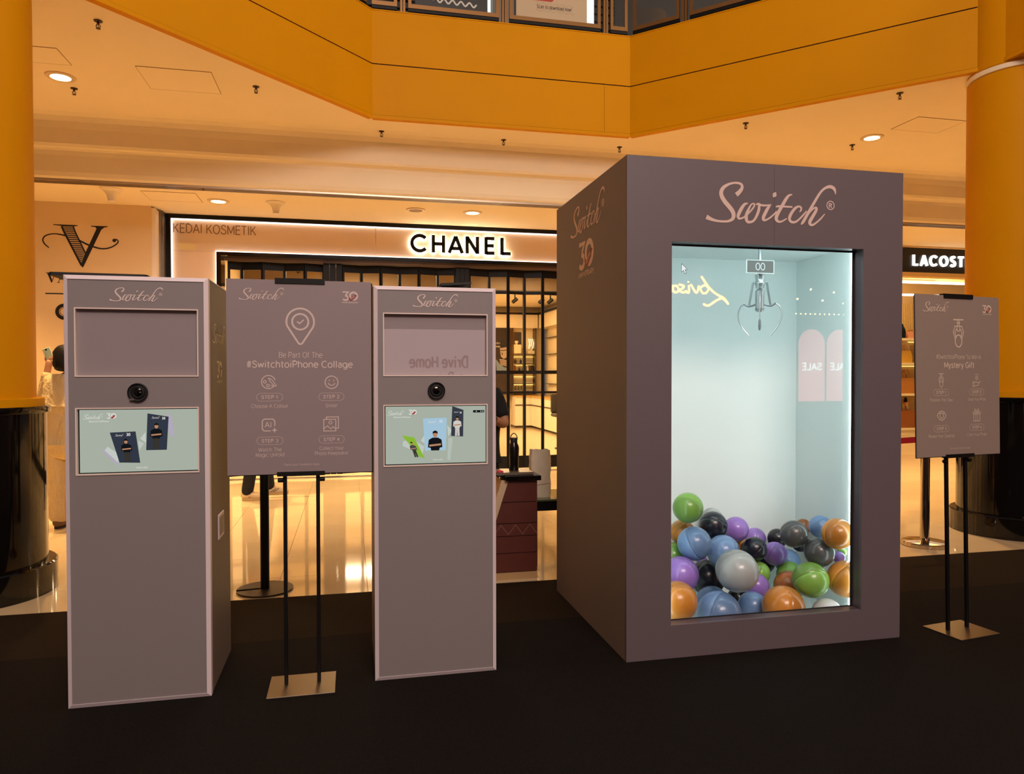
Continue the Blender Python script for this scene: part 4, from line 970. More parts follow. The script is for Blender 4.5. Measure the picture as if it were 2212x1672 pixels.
        P('picture_card', [(.368, .21), (.605, .203), (.595, .775), (.386, .775)], '#A9CBE0', .0012); P('picture_card', [(.661, .0), (.774, .07), (.77, .54), (.648, .527)], '#393D47', .0012); P('picture_card', [(.16, .5), (.28, .54), (.384, .907), (.33, .88)], '#8FBF3A', .0012)
        card_person(scr, iso, .488, -.318, .268, half=True); card_person(scr, iso, .711, -.148, .160, shirt='#D8D2CC', legs='#CFC8C2', skin='#B98A68'); card_person(scr, iso, .262, -.385, .125, lean=.35, shirt='#4A4A48')
        for (lx_, lz_, lw_, nx_, nz_, nw_) in ((.41, -.168, .09, .545, -.150, .035), (.675, -.068, .05, .745, -.066, .022)):
            g = MB(); switch_logo(g, iso, lx_, lz_, lw_, c=.0022); obj('card_logo', g, EM(WHT), scr); g = MB(); text(g, '30', iso, nx_, nz_, nw_, bold=.04, c=.0022); obj('card_number', g, EM(WHT), scr)
        P('tool_bar', [(.872, .076), (.986, .076), (.986, .118), (.872, .118)], '#16161A', .0012); g = MB()
        for a in (.905, .952, .972): disc(g, a, -.097 / asp, .005, iso, c=.002)
        obj('tool_icons', g, EM(WHT), scr)
    return t
kiosk(-1.193, 1.878, 'grey photo kiosk beside the left column, two dark portrait cards on its screen', 1)
kiosk(0.109, 1.864, 'grey photo kiosk in the middle, light blue portrait card on its screen', 2)
t = thing('tablet', 'long flat black tablet lying across the top of the left kiosk', 'tablet', (-1.07, 3.62, 1.879))
pts = [(-1.262, 3.50), (-1.25, 3.488), (-0.885, 3.500), (-0.875, 3.512), (-0.885, 3.735), (-1.255, 3.73), (-1.265, 3.72)]
obj('case', MB().prism(pts, lambda a, b, c=0: (a, b, 1.879 + c), .014), M_RUBBER, t)
obj('glass_face', MB().prism([(-1.25, 3.505), (-.89, 3.512), (-.895, 3.722), (-1.25, 3.718)], lambda a, b, c=0: (a, b, 1.8935 + c), .001), M_BLACKG, t)
t = thing('phone_holder', 'small folded black phone holder on top of the middle kiosk', 'holder', (0.5, 3.6, 1.865))
obj('lower_plate', MB().bbox(.425, .565, 3.55, 3.68, 1.865, 1.877, .003), M_RUBBER, t)
mb = MB().bbox(.432, .585, 3.54, 3.66, 0, .014, .003); mb.xf(lambda a, b, c: (a, b, 1.880 + c + (a - .432) * .075)); obj('upper_plate', mb, M_RUBBER, t)
obj('hinge', MB().tube([(.432, 3.545, 1.880), (.432, 3.66, 1.880)], .006, 8), M_BLACK, t)

# ================================================================== TALL CLAW MACHINE BOOTH
bx0, bx1, by0, by1, BH = 1.341, 2.928, 3.403, 4.655, 2.535
wx0, wx1, wz0, wz1 = 1.581, 2.685, 0.176, 2.117
zb = 0.009
cl = thing('claw_machine', 'tall plum grey claw machine booth with a bright white window', 'claw machine', ((bx0 + bx1) / 2, (by0 + by1) / 2, 0.008))
xs = 2.152; th = 0.018
obj('front_panel', MB().box(bx0, wx0, by0, by0 + th, zb, BH).box(wx0, xs - .0006, by0, by0 + th, wz1, BH).box(wx0, bx1, by0, by0 + th, zb, wz0).box(wx1, bx1, by0, by0 + th, wz0, wz1), M_BOX, cl)
obj('front_panel', MB().box(xs + .0006, bx1, by0, by0 + th, wz1, BH), M_BOX, cl)
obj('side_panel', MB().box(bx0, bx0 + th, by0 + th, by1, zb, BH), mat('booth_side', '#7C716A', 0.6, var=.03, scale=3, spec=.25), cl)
obj('side_panel', MB().box(bx1 - th, bx1, by0 + th, by1, zb, BH), M_BOX, cl)
obj('back_panel', MB().box(bx0 + th, bx1 - th, by1 - th, by1, zb, BH), M_BOX, cl)
obj('top_panel', MB().box(bx0 + th, bx1 - th, by0 + th, by1 - th, BH - th, BH), M_BOX, cl)
gy = 3.482
obj('reveal', MB().box(wx0 - .012, wx0, by0 + th, gy, wz0 - .012, wz1 + .012), M_REVEAL, cl)
obj('reveal', MB().box(wx1, wx1 + .012, by0 + th, gy, wz0 - .012, wz1 + .012), M_REVEAL, cl)
obj('reveal', MB().box(wx0, wx1, by0 + th, gy, wz1, wz1 + .012), M_REVEAL, cl)
obj('reveal', MB().box(wx0, wx1, by0 + th, gy, wz0 - .012, wz0), M_REVEAL, cl)
g = MB().box(wx0 - .01, wx0 + .003, gy - .006, gy, wz0, wz1).box(wx1 - .010, wx1 + .01, gy - .006, gy, wz0, wz1).box(wx0, wx1, gy - .006, gy, wz1 - .008, wz1).box(wx0, wx1, gy - .006, gy, wz0, wz0 + .004)
obj('gasket', g, M_RUBBER, cl)
go = obj('glass_front', MB().box(wx0 - .01, wx1 + .01, gy, gy + .004, wz0 - .01, wz1 + .01), M_GLASS, cl)
g = MB(); fp = front(1.671, gy - .001, 1.972); g.poly([(0, 0.048), (0, 0.004), (.011, .013), (.018, -.004), (.026, 0.0), (.019, .017), (.033, .017)], fp)
obj('pointer_mark', g, emi('pointer_white', (.9, .95, .95), .9), go)
g = MB(); ribbon(g, [(0, 0.048), (0, 0.004), (.011, .013), (.018, -.004), (.026, 0.0), (.019, .017), (.033, .017), (0, .048)], plane((1.671, gy - .0012, 1.972), (1, 0, 0), (0, 0, 1), (0, -1, 0)), w=.0022, cap=False); obj('pointer_outline', g, M_BLACK, go)
# white chamber
ix0, ix1, iy0, iy1, iz0, iz1 = 1.40, 2.88, 3.492, 4.29, 0.02, 2.187
obj('chamber_wall', MB().box(ix0, ix1, iy1, iy1 + .01, iz0, iz1), M_WHITEP, cl)
obj('chamber_wall', MB().box(ix0 - .01, ix0, iy0, iy1 + .01, iz0, iz1), M_WHITEP, cl)
obj('chamber_wall', MB().box(ix1, ix1 + .01, iy0, iy1 + .01, iz0, iz1), M_WHITEP, cl)
obj('chamber_ceiling', MB().box(ix0, ix1, iy0, iy1, iz1, iz1 + .01), M_WHITEP, cl)
obj('chamber_floor', MB().box(ix0, ix1, iy0, iy1, iz0 - .008, iz0), M_WHITEP, cl)
obj('chamber_lining', MB().box(ix0, wx0 - .012, iy0 - .004, iy0, iz0, iz1).box(wx1 + .012, ix1, iy0 - .004, iy0, iz0, iz1).box(wx0 - .012, wx1 + .012, iy0 - .004, iy0, wz1 + .012, iz1).box(wx0 - .012, wx1 + .012, iy0 - .004, iy0, iz0, wz0 - .012), M_WHITEP, cl)
obj('led_strip', MB().box(wx0, wx1, iy0 + .002, iy0 + .085, wz1 + .034, wz1 + .05), M_LED, cl)
obj('led_strip', MB().box(wx0 - .03, wx0 - .004, iy0 + .002, iy0 + .012, .05, 2.15), M_LED, cl)
obj('led_strip', MB().box(wx1 + .012, wx1 + .03, iy0 + .002, iy0 + .012, .05, 2.15), M_LED, cl)
obj('led_strip', MB().box(ix1 - .012, ix1 - .001, 3.725, 3.745, .05, 2.17), M_LED, cl)
# lettering
g = MB(); switch_logo(g, front(0, by0 - .0008, 0), 1.762, 2.204, .759); obj('logo', g, mat('print_booth', '#CDB2A9', .6), cl)
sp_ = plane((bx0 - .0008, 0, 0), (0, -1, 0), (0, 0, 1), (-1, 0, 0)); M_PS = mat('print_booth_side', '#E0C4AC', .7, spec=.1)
g = MB(); switch_logo(g, sp_, -4.341, 2.268, .621); obj('side_logo', g, M_PS, cl)
thirty(cl, sp_, -4.185, 2.012, .292, M_PS, mat('ribbon_booth', '#8A3A34', .6))

# ---- claw hanging in the chamber
cX, cY, cZ0 = 2.343, 3.85, 2.187
U = 0.000339; zt = 2.187          # traced units of the claw drawing
def cz(v): return 2.108 - (v - 290) * U * 1.0
def cx(u): return cX + (u - 426) * U
M_SIL = mat('claw_silver', '#B9C2C5', .28, .6); M_SIL2 = mat('claw_grey', '#8E979A', .4, .5)
ct = thing('grabber_claw', 'silver three-pronged claw with a 00 counter hanging in the booth', 'claw', (cX, cY, zt))
obj('rod', MB().tube([(cX, cY, zt), (cX, cY, cz(520))], .0095, 12).smooth(), M_SIL, ct)
bx_ = cX; cX = cX - .026
bd = obj('counter_board', MB().box(cx(180), cx(678), cY - .045, cY - .035, cz(505), cz(300)), mat('counter_grey', '#6E6C69', .5), ct)
f = MB(); f.box(cx(165), cx(692), cY - .047, cY - .034, cz(300), cz(288)); f.box(cx(165), cx(692), cY - .047, cY - .034, cz(518), cz(505)); f.box(cx(165), cx(180), cY - .047, cY - .034, cz(505), cz(300)); f.box(cx(678), cx(692), cY - .047, cY - .034, cz(505), cz(300))
obj('counter_frame', f, mat('counter_white', '#E2E8E8', .5), bd)
g = MB()
for u0 in (384, 476): ribbon(g, circ(cx(u0), cz(400), 37 * U, 0, 360, 28, 58 * U), front(0, cY - .0455, 0), w=13 * U, cap=False, closed=True)
obj('digit', g, mat('counter_white', '#E2E8E8', .5), bd)
cX = bx_
lp = lambda P: [(r * U, cz(v) - zt) for r, v in P]
obj('collar', MB().lathe(lp([(0, 520), (82, 520), (84, 545), (74, 560), (72, 635), (86, 655), (86, 680), (72, 700), (70, 750), (0, 750)]), (cX, cY, zt), 28).smooth(), M_SIL, ct)
obj('neck', MB().lathe(lp([(20, 745), (20, 790)]), (cX, cY, zt), 14).smooth(), M_SIL, ct)
obj('motor_body', MB().lathe(lp([(0, 765), (40, 768), (74, 800), (74, 1105), (70, 1140), (55, 1160), (0, 1162)]), (cX, cY, zt), 28).smooth(), M_SIL, ct)
obj('band', MB().lathe(lp([(75, 1095), (76, 1105), (72, 1138)]), (cX, cY, zt), 28).smooth(), M_SIL2, ct)
for ang in (180, 0, 270):
    ca, sa = math.cos(math.radians(ang - 31)), math.sin(math.radians(ang - 31))
    X = lambda r, v: (cX + r * U * ca, cY + r * U * sa, cz(v))
    if ang == 270:
        obj('prong', MB().tube([X(100, 840), X(180, 960), X(225, 1130), X(215, 1300)], .0032, 8).smooth(), M_SIL, ct)
        obj('prong_tip', MB().tube([X(215, 1290), X(210, 1330), X(195, 1420), X(175, 1470), X(165, 1488)], [.003, .0075, .009, .007, .002], 10).smooth(), M_SIL2, ct)
        continue
    lk = obj('link', MB().tube([X(112, 650), X(175, 1048)], .0072, 4), M_SIL2, ct)
    for r, v in ((112, 650), (178, 1048)): obj('pivot', MB().sphere(X(r, v), .006, 10, 8), M_SIL, lk)
    obj('bracket', MB().tube([X(70, 1030), X(120, 1050), X(180, 1062), X(220, 1045), X(262, 1012)], .0062, 6), M_SIL2, ct)
    obj('prong', MB().tube([X(255, 1022), X(310, 1050), X(345, 1120), X(360, 1200), X(350, 1290), X(315, 1380), X(265, 1460), X(178, 1565)], .0042, 8).smooth(), M_SIL, ct)

# ---- prize balls: two half shells with a seam
BALL_COL = {'green': '#7FB04C', 'grey': '#A9AFAF', 'navy': '#131826', 'orange': '#CC8430', 'blue': '#6F90BE', 'purple': '#9470C4', 'black': '#0E0E10', 'charcoal': '#4A4B4C', 'brown': '#A4602A', 'white': '#C9CED2'}
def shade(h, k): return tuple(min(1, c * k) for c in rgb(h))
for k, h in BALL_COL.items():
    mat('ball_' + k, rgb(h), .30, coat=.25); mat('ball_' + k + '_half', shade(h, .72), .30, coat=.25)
BALLS = [
 (1.913, 3.893, 0.673, 0.088, 'green', 'topmost green ball alone at the left of the pile'), (2.228, 4.199, 0.535, 0.07, 'grey', 'grey ball peeking out behind the high navy ball'),
 (2.13, 4.001, 0.538, 0.085, 'navy', 'navy ball just right of the topmost green ball'), (1.934, 4.008, 0.504, 0.077, 'orange', 'orange ball directly under the topmost green ball'),
 (1.922, 3.829, 0.479, 0.097, 'blue', 'blue ball with bright highlights below the navy ball at left'), (2.328, 4.08, 0.49, 0.077, 'purple', 'purple ball right of the high navy ball'),
 (2.53, 4.2, 0.396, 0.068, 'purple', 'small purple ball behind the middle navy ball at the back wall'), (2.43, 4.038, 0.371, 0.075, 'navy', 'navy ball in the middle dip of the pile'),
 (2.127, 3.872, 0.412, 0.096, 'blue', 'blue ball above and behind the big grey ball'), (2.395, 4.152, 0.375, 0.044, 'orange', 'sliver of orange ball between purple and navy balls'),
 (2.658, 4.15, 0.401, 0.062, 'black', 'black ball left of the upper charcoal ball'), (2.549, 3.81, 0.507, 0.079, 'charcoal', 'upper charcoal ball with a bright highlight on the right slope'),
 (2.825, 4.123, 0.475, 0.048, 'brown', 'brown ball peeking above the upper charcoal ball'), (2.799, 3.914, 0.517, 0.068, 'blue', 'blue ball high at the right beside the orange one'),
 (2.686, 3.602, 0.546, 0.087, 'orange', 'orange ball highest at the right edge of the window'), (2.573, 4.043, 0.333, 0.073, 'purple', 'purple ball right of the middle navy ball'),
 (2.814, 4.135, 0.366, 0.056, 'black', 'black ball below the brown one near the corner'), (2.65, 3.713, 0.417, 0.084, 'charcoal', 'lower charcoal ball with a slanted seam under the right orange ball'),
 (2.726, 4.143, 0.25, 0.08, 'blue', 'blue ball behind the green ball right of centre'), (1.847, 3.955, 0.381, 0.079, 'green', 'green ball half cut off at the left window edge'),
 (1.812, 3.777, 0.321, 0.102, 'purple', 'big purple ball at the left window edge'), (2.102, 4.016, 0.22, 0.106, 'navy', 'navy ball between the left purple ball and the big grey ball'),
 (2.099, 3.667, 0.354, 0.116, 'grey', 'big light grey ball in the front middle of the pile'), (2.441, 4.013, 0.228, 0.071, 'green', 'green ball just right of the big grey ball'),
 (2.358, 3.901, 0.185, 0.076, 'purple', 'purple ball low at the right of the big grey ball'), (2.654, 4.008, 0.207, 0.08, 'green', 'green ball right of centre behind the big green one'),
 (2.558, 3.871, 0.181, 0.089, 'brown', 'brown ball left of the big green ball'), (2.548, 3.647, 0.28, 0.1, 'green', 'biggest green ball at the front right of the pile'),
 (2.754, 3.618, 0.28, 0.104, 'orange', 'tall orange ball at the right window edge'), (2.845, 3.772, 0.392, 0.028, 'green', 'tiny green ball peeking at the right wall'),
 (2.797, 3.737, 0.373, 0.035, 'purple', 'tiny purple ball right of the lower charcoal ball'), (1.715, 3.614, 0.226, 0.108, 'orange', 'orange ball in the lower left corner of the window'),
 (2.04, 3.841, 0.128, 0.094, 'blue', 'blue ball behind the front blue ball at lower left'), (1.97, 3.63, 0.139, 0.119, 'blue', 'large front blue ball at the bottom of the window'),
 (2.271, 3.795, 0.105, 0.083, 'blue', 'blue ball at the bottom left of the front orange ball'), (2.359, 3.621, 0.148, 0.116, 'orange', 'large front orange ball at the bottom middle'),
 (2.612, 3.588, 0.105, 0.082, 'white', 'pale white ball at the bottom right of the window'), (2.296, 4.004, 0.086, 0.062, 'black', 'black ball hidden in the gap under the big grey ball'),
 (2.58, 4.178, 0.244, 0.07, 'navy', 'navy ball deep behind the purple ball in the middle'), (2.158, 4.19, 0.271, 0.035, 'purple', 'bit of purple ball left of the big blue ball')]
def half_mesh(nm, sgn):
    nu, nv = 28, 9; prof = [(math.cos(PI / 2 * k / nv), sgn * math.sin(PI / 2 * k / nv)) for k in range(nv + 1)]
    prof = [(0.993, 0.0)] + [(1.0, sgn * .008)] + prof[1:]; prof[-1] = (1e-4, sgn)
    me = MB().lathe(prof, (0, 0, 0), nu).smooth().mesh(nm); me.polygons.foreach_set('use_smooth', [True] * len(me.polygons)); return me
hm = {}
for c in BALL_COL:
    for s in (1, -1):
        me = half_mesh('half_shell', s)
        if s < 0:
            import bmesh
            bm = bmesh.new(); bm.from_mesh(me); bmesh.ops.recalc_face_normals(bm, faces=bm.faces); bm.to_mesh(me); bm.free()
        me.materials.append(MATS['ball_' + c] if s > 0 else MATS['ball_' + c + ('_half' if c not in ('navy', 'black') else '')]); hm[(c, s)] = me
rb = random.Random(3)
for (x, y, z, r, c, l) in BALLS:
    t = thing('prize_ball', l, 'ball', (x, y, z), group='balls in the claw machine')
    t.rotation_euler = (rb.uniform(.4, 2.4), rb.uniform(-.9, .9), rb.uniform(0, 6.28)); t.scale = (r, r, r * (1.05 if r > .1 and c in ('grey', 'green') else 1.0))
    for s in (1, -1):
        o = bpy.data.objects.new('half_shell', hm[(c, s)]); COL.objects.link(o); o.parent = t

# ================================================================== SIGN STANDS
def pin_icon(g, P, cx, cz, k):
    pts = [(cx + .061 * k * math.cos(math.radians(a)), cz + .061 * k * math.sin(math.radians(a))) for a in range(-25, 206, 8)]
    pts = [(cx + .008 * k, cz - .099 * k)] + pts + [(cx - .008 * k, cz - .099 * k), (cx, cz - .103 * k), (cx + .008 * k, cz - .099 * k)]
    ribbon(g, pts, P, w=.0085 * k, cap=True)
    ribbon(g, circ(cx, cz, .036 * k), P, w=.0085 * k, cap=False, closed=True)
    ribbon(g, [(cx - .013 * k, cz), (cx - .003 * k, cz - .008 * k), (cx + .014 * k, cz + .008 * k)], P, w=.006 * k)
def claw_icon(g, P, cx, cz, k):
    w = .0052 * k
    ribbon(g, [(cx - .030 * k, cz + .062 * k), (cx + .030 * k, cz + .062 * k)], P, w=w * 1.1, cap=False)
    for s in (-1, 1):
        ribbon(g, [(cx + s * .005 * k, cz + .062 * k), (cx + s * .005 * k, cz + .036 * k)], P, w=w * .7, cap=False)
        ribbon(g, [(cx + s * .008 * k, cz + .034 * k), (cx + s * .020 * k, cz + .034 * k), (cx + s * .031 * k, cz + .008 * k), (cx + s * .020 * k, cz - .020 * k), (cx + s * .014 * k, cz - .016 * k), (cx + s * .021 * k, cz + .006 * k), (cx + s * .013 * k, cz + .020 * k), (cx + s * .007 * k, cz + .016 * k)], P, w=w * .8)
    ribbon(g, [(cx - .010 * k, cz + .048 * k), (cx + .010 * k, cz + .048 * k)], P, w=w, cap=False)
    ribbon(g, circ(cx, cz + .024 * k, .009 * k, 0, 360, 16, .012 * k), P, w=w * .8, cap=False, closed=True)
    ribbon(g, circ(cx, cz - .030 * k, .020 * k, 0, 360, 24, .026 * k), P, w=w, cap=False, closed=True)
def palette_icon(g, P, cx, cz, k):
    ribbon(g, circ(cx - .004 * k, cz, .030 * k, 20, 300, 26), P, w=.0042 * k); ribbon(g, [(cx + .010 * k, cz - .026 * k), (cx + .018 * k, cz - .020 * k), (cx + .008 * k, cz - .014 * k)], P, w=.0042 * k)
    for a, b in ((-.020, .001), (-.006, -.016)): ribbon(g, circ(cx + a * k, cz + b * k, .006 * k, 0, 360, 14), P, w=.0036 * k, cap=False, closed=True)
    ribbon(g, [(cx - .004 * k, cz + .018 * k), (cx + .010 * k, cz + .012 * k), (cx + .030 * k, cz - .016 * k), (cx + .024 * k, cz - .020 * k), (cx + .002 * k, cz + .004 * k), (cx - .004 * k, cz + .018 * k)], P, w=.0036 * k)
def smile_icon(g, P, cx, cz, k):
    ribbon(g, circ(cx, cz, .029 * k), P, w=.0045 * k, cap=False, closed=True)
    for s in (-1, 1): disc(g, cx + s * .010 * k, cz + .009 * k, .003 * k, P)
    ribbon(g, circ(cx, cz + .002 * k, .016 * k, 205, 335, 12), P, w=.004 * k)
def ai_icon(g, P, cx, cz, k):
    r = .027 * k; ribbon(g, [(cx + r, cz - r * .1), (cx + r, cz + r * .7), (cx + r * .7, cz + r), (cx - r * .7, cz + r), (cx - r, cz + r * .7), (cx - r, cz - r * .7), (cx - r * .7, cz - r), (cx + r * .3, cz - r)], P, w=.005 * k)
    text(g, 'AI', P, cx - .001, cz + .001, .030 * k, .024 * k, bold=.01)
    a, b = cx + .026 * k, cz - .024 * k; s = .014 * k; g.poly([(a, b + s), (a + s * .25, b + s * .25), (a + s, b), (a + s * .25, b - s * .25), (a, b - s), (a - s * .25, b - s * .25), (a - s, b), (a - s * .25, b + s * .25)], P)
def photos_icon(g, P, cx, cz, k):
    ribbon(g, [(cx - .034 * k, cz + .022 * k), (cx + .020 * k, cz + .022 * k), (cx + .020 * k, cz - .032 * k), (cx - .034 * k, cz - .032 * k), (cx - .034 * k, cz + .022 * k)], P, w=.0042 * k)
    ribbon(g, [(cx - .022 * k, cz + .024 * k), (cx - .022 * k, cz + .033 * k), (cx + .032 * k, cz + .033 * k), (cx + .032 * k, cz - .020 * k), (cx + .022 * k, cz - .020 * k)], P, w=.0042 * k)
    ribbon(g, circ(cx - .004 * k, cz + .007 * k, .007 * k, 0, 360, 14), P, w=.0036 * k, cap=False, closed=True)
    ribbon(g, [(cx - .032 * k, cz - .020 * k), (cx - .018 * k, cz - .008 * k), (cx - .002 * k, cz - .022 * k), (cx + .008 * k, cz - .012 * k), (cx + .020 * k, cz - .024 * k)], P, w=.004 * k)
def hand_icon(g, P, cx, cz, k):
    g.add([], []); st = [(cx + .013 * k * math.cos(math.radians(90 + 36 * i)) * (1 if i % 2 == 0 else .45), cz + .014 * k + .013 * k * math.sin(math.radians(90 + 36 * i)) * (1 if i % 2 == 0 else .45)) for i in range(11)]
    ribbon(g, st, P, w=.0028 * k)
    for a in (-1, 0, 1): ribbon(g, [(cx + a * .010 * k, cz + .030 * k), (cx + a * .014 * k, cz + .038 * k)], P, w=.0026 * k)
    ribbon(g, [(cx - .030 * k, cz - .008 * k), (cx - .030 * k, cz - .034 * k), (cx - .020 * k, cz - .034 * k), (cx - .020 * k, cz - .008 * k), (cx - .030 * k, cz - .008 * k)], P, w=.0034 * k)
    ribbon(g, [(cx - .020 * k, cz - .010 * k), (cx - .002 * k, cz - .008 * k), (cx + .008 * k, cz - .014 * k), (cx + .030 * k, cz - .002 * k), (cx + .012 * k, cz - .026 * k), (cx - .020 * k, cz - .032 * k)], P, w=.0034 * k)
def eye_icon(g, P, cx, cz, k):
    ribbon(g, [(cx - .034 * k, cz), (cx - .018 * k, cz + .020 * k), (cx, cz + .026 * k), (cx + .018 * k, cz + .020 * k), (cx + .034 * k, cz), (cx + .018 * k, cz - .020 * k), (cx, cz - .026 * k), (cx - .018 * k, cz - .020 * k), (cx - .034 * k, cz)], P, w=.0042 * k)
    ribbon(g, circ(cx, cz, .013 * k, 0, 360, 18, .015 * k), P, w=.0042 * k, cap=False, closed=True); ribbon(g, [(cx - .026 * k, cz + .010 * k), (cx, cz + .016 * k), (cx + .026 * k, cz + .010 * k)], P, w=.003 * k)
def gift_icon(g, P, cx, cz, k):
    ribbon(g, [(cx - .028 * k, cz + .014 * k), (cx + .028 * k, cz + .014 * k), (cx + .028 * k, cz + .004 * k), (cx - .028 * k, cz + .004 * k), (cx - .028 * k, cz + .014 * k)], P, w=.0036 * k)
    ribbon(g, [(cx - .024 * k, cz + .004 * k), (cx - .024 * k, cz - .036 * k), (cx + .024 * k, cz - .036 * k), (cx + .024 * k, cz + .004 * k)], P, w=.0036 * k)
    for s in (-1, 1):
        ribbon(g, [(cx + s * .007 * k, cz + .014 * k), (cx + s * .007 * k, cz - .036 * k)], P, w=.003 * k); ribbon(g, [(cx, cz + .015 * k), (cx + s * .010 * k, cz + .032 * k), (cx + s * .018 * k, cz + .026 * k), (cx + s * .012 * k, cz + .015 * k)], P, w=.0034 * k)
def pill(g, P, cx, cz, s):
    w, h = .057, .0175
    pts = circ(cx + w - h, cz, h, -90, 90, 10) + circ(cx - w + h, cz, h, 90, 270, 10); pts.append(pts[0])
    ribbon(g, pts, P, w=.0016, cap=False); text(g, s, P, cx, cz, .073, .0145, bold=.018)
M_WORDS = mat('sign_print', '#C6B4B0', .6)
def sign_stand(label, loc, rotz, lean, variant, board_mat, words):
    t = thing('sign_stand', label, 'sign', loc, rotz)
    L = lambda mb: mb.xf(lambda x, y, z: (x + lean * z, y, z))
    zt, bw, bh = 1.882, .640, .888
    bd = obj('board', L(MB().box(-bw / 2, bw / 2, -.020, -.014, zt - bh, zt)), board_mat, t, False)
    obj('board_backing', L(MB().box(-bw / 2 + .004, bw / 2 + .006, -.0138, -.006, zt - bh - .004, zt - .006)), M_BLACK, t, False)
    P = lambda a, b, c=0.0: (a + lean * (zt + b), -.0206 - c, zt + b)
    g = MB(); switch_logo(g, P, -.267, -.099, .197); obj('logo', g, words, bd, False)
    thirty(bd, P, .185, -.104, .079, words, M_RED, world=False)
    g = MB()
    if variant == 1: pin_icon(g, P, 0, -.190, 1.0)
    else: claw_icon(g, P, 0, -.212, 1.28)
    obj('main_icon', g, words, bd, False)
    g = MB()
    if variant == 1: text(g, 'Be Part Of The', P, .001, -.342, .193, .0245); text(g, '#SwitchtoiPhone Collage', P, -.001, -.385, .470, .0295, bold=.016)
    else: text(g, '#SwitchtoiPhone To Win A', P, 0, -.338, .345, .0235); text(g, 'Mystery Gift', P, .004, -.384, .232, .030, bold=.016)
    obj('heading', g, words, bd, False)
    if variant == 1: ic = [(palette_icon, -.137, -.466), (smile_icon, .138, -.468), (ai_icon, -.142, -.662), (photos_icon, .136, -.662)]; cap = [[('Choose A Colour', .160)], [('Smile!', .054)], [('Watch The', .101), ('Magic Unfold', .125)], [('Collect Your', .110), ('Photo Keepsake!', .151)]]
    else: ic = [(claw_icon, -.135, -.470), (hand_icon, .138, -.470), (eye_icon, -.135, -.662), (gift_icon, .136, -.662)]; cap = [[('Position The Claw', .168)], [('Grab Your Prize', .140)], [('Reveal Your Surprise', .195)], [('Claim Your Prize!', .155)]]
    for k, (fn, a, b) in enumerate(ic):
        g = MB(); fn(g, P, a, b, 1.0 if fn is not claw_icon else .62); obj('step_icon', g, words, bd, False)
        sx = -.136 if k % 2 == 0 else .137; sz = (-.535, -.535, -.734, -.733)[k]
        g = MB(); pill(g, P, sx, sz, 'STEP %d' % (k + 1)); obj('step_badge', g, words, bd, False)
        g = MB()
        for j, (s, w) in enumerate(cap[k]): text(g, s, P, sx, sz - .0405 - j * .0235, w, None)
        obj('caption', g, words, bd, False)
    g = MB(); text(g, '*Terms and Conditions Apply', P, .002, -.846, .160, None); obj('small_print', g, words, bd, False)
    # clips, posts and plate
    obj('clip', L(MB().box(-.110, .110, -.026, .006, zt - .016, zt + .008)), M_BLACK, t, False)
    obj('clip', L(MB().box(-.106, .106, -.028, .006, zt - bh - .010, zt - bh + .010)), M_BLACK, t, False)
    for s in (-1, 1):
        obj('post', L(MB().bbox(s * .0735 - .0085, s * .0735 + .0085, -.004, .014, .0145, zt, .002)), M_BLACK, t, False)
        obj('knob', L(MB().lathe([(0, 0), (.010, 0), (.010, .022), (0, .024)], (0, 0, 0), 14).xf(lambda a, b, c: (s * (.082 + c), a - .005, zt - bh - .030 + b)).smooth()), M_BLACK, t, False)
    obj('base_plate', MB().bbox(-.149, .149, -.135, .105, .0085, .0145, .001), M_STEEL, t, False)
    return t
sign_stand('taupe sign stand between the kiosks about the photo collage', (-0.2215, 3.497, 0), 0, 0.0, 1, M_BOARD, M_WORDS)
sign_stand('taupe sign stand at the far right about the mystery gift', (3.338, 3.432, 0), math.radians(8.0), -0.028, 2, mat('board_brown', '#8A7A70', .55, var=.02, scale=5), mat('sign_print_warm', '#CBB8A6', .6))

# ================================================================== QUEUE POSTS
def base_disc(x, y, r, h, slot):
    n = 64; pts = []
    if slot:   # flat disc with a straight slot cut from the rim to near the centre
        hw = .019; a0 = math.asin(hw / r) 
        rim = [(r * math.cos(a), r * math.sin(a)) for a in [PI + a0 + (2 * PI - 2 * a0) * i / n for i in range(n + 1)]]
        pts = rim + [(-.045 , hw)] + [(-.045 + hw * math.sin(b), hw * math.cos(b)) for b in [PI * j / 6 for j in range(1, 6)]] + [(-.045, -hw)]
        ca, sa = math.cos(.12), math.sin(.12); pts = [(a * ca - b * sa, a * sa + b * ca) for a, b in pts]
        return MB().prism([(x + a, y + b) for a, b in pts], lambda a, b, c=0: (a, b, .0005 + c), h)
t = thing('queue_post', 'black queue post with slotted disc base behind the collage sign', 'queue post', (-.565, 5.12, 0))
obj('base', base_disc(-.565, 5.12, .183, .012, True), mat('base_dark_grey', '#332B24', .35, .4), t)
obj('post', MB().lathe([(0, .012), (.029, .012), (.029, .90), (.034, .905), (.034, .98), (0, .985)], (-.565, 5.12, 0), 24).smooth(), M_BLACK, t)
obj('belt_head', MB().lathe([(.034, .92), (.038, .922), (.038, .972), (.034, .975)], (-.565, 5.12, 0), 24).smooth(), M_RUBBER, t)
def chrome_post(x, y, label):
    t = thing('queue_post', label, 'queue post', (x, y, 0))
    obj('base', MB().lathe([(0, 0), (.172, 0), (.178, .006), (.178, .030), (.170, .038), (.05, .046), (0, .046)], (x, y, 0), 56).smooth(), M_CHROME, t)
    obj('post', MB().lathe([(.045, .044), (.036, .05), (.036, .86)], (x, y, 0), 32).smooth(), M_CHROME, t)
    obj('belt_head', MB().lathe([(.036, .855), (.042, .86), (.042, .945), (.036, .95), (0, .955)], (x, y, 0), 32).smooth(), M_CHROME, t)
    return t
chrome_post(4.735, 5.225, 'polished chrome queue post on a round base beside the right column')
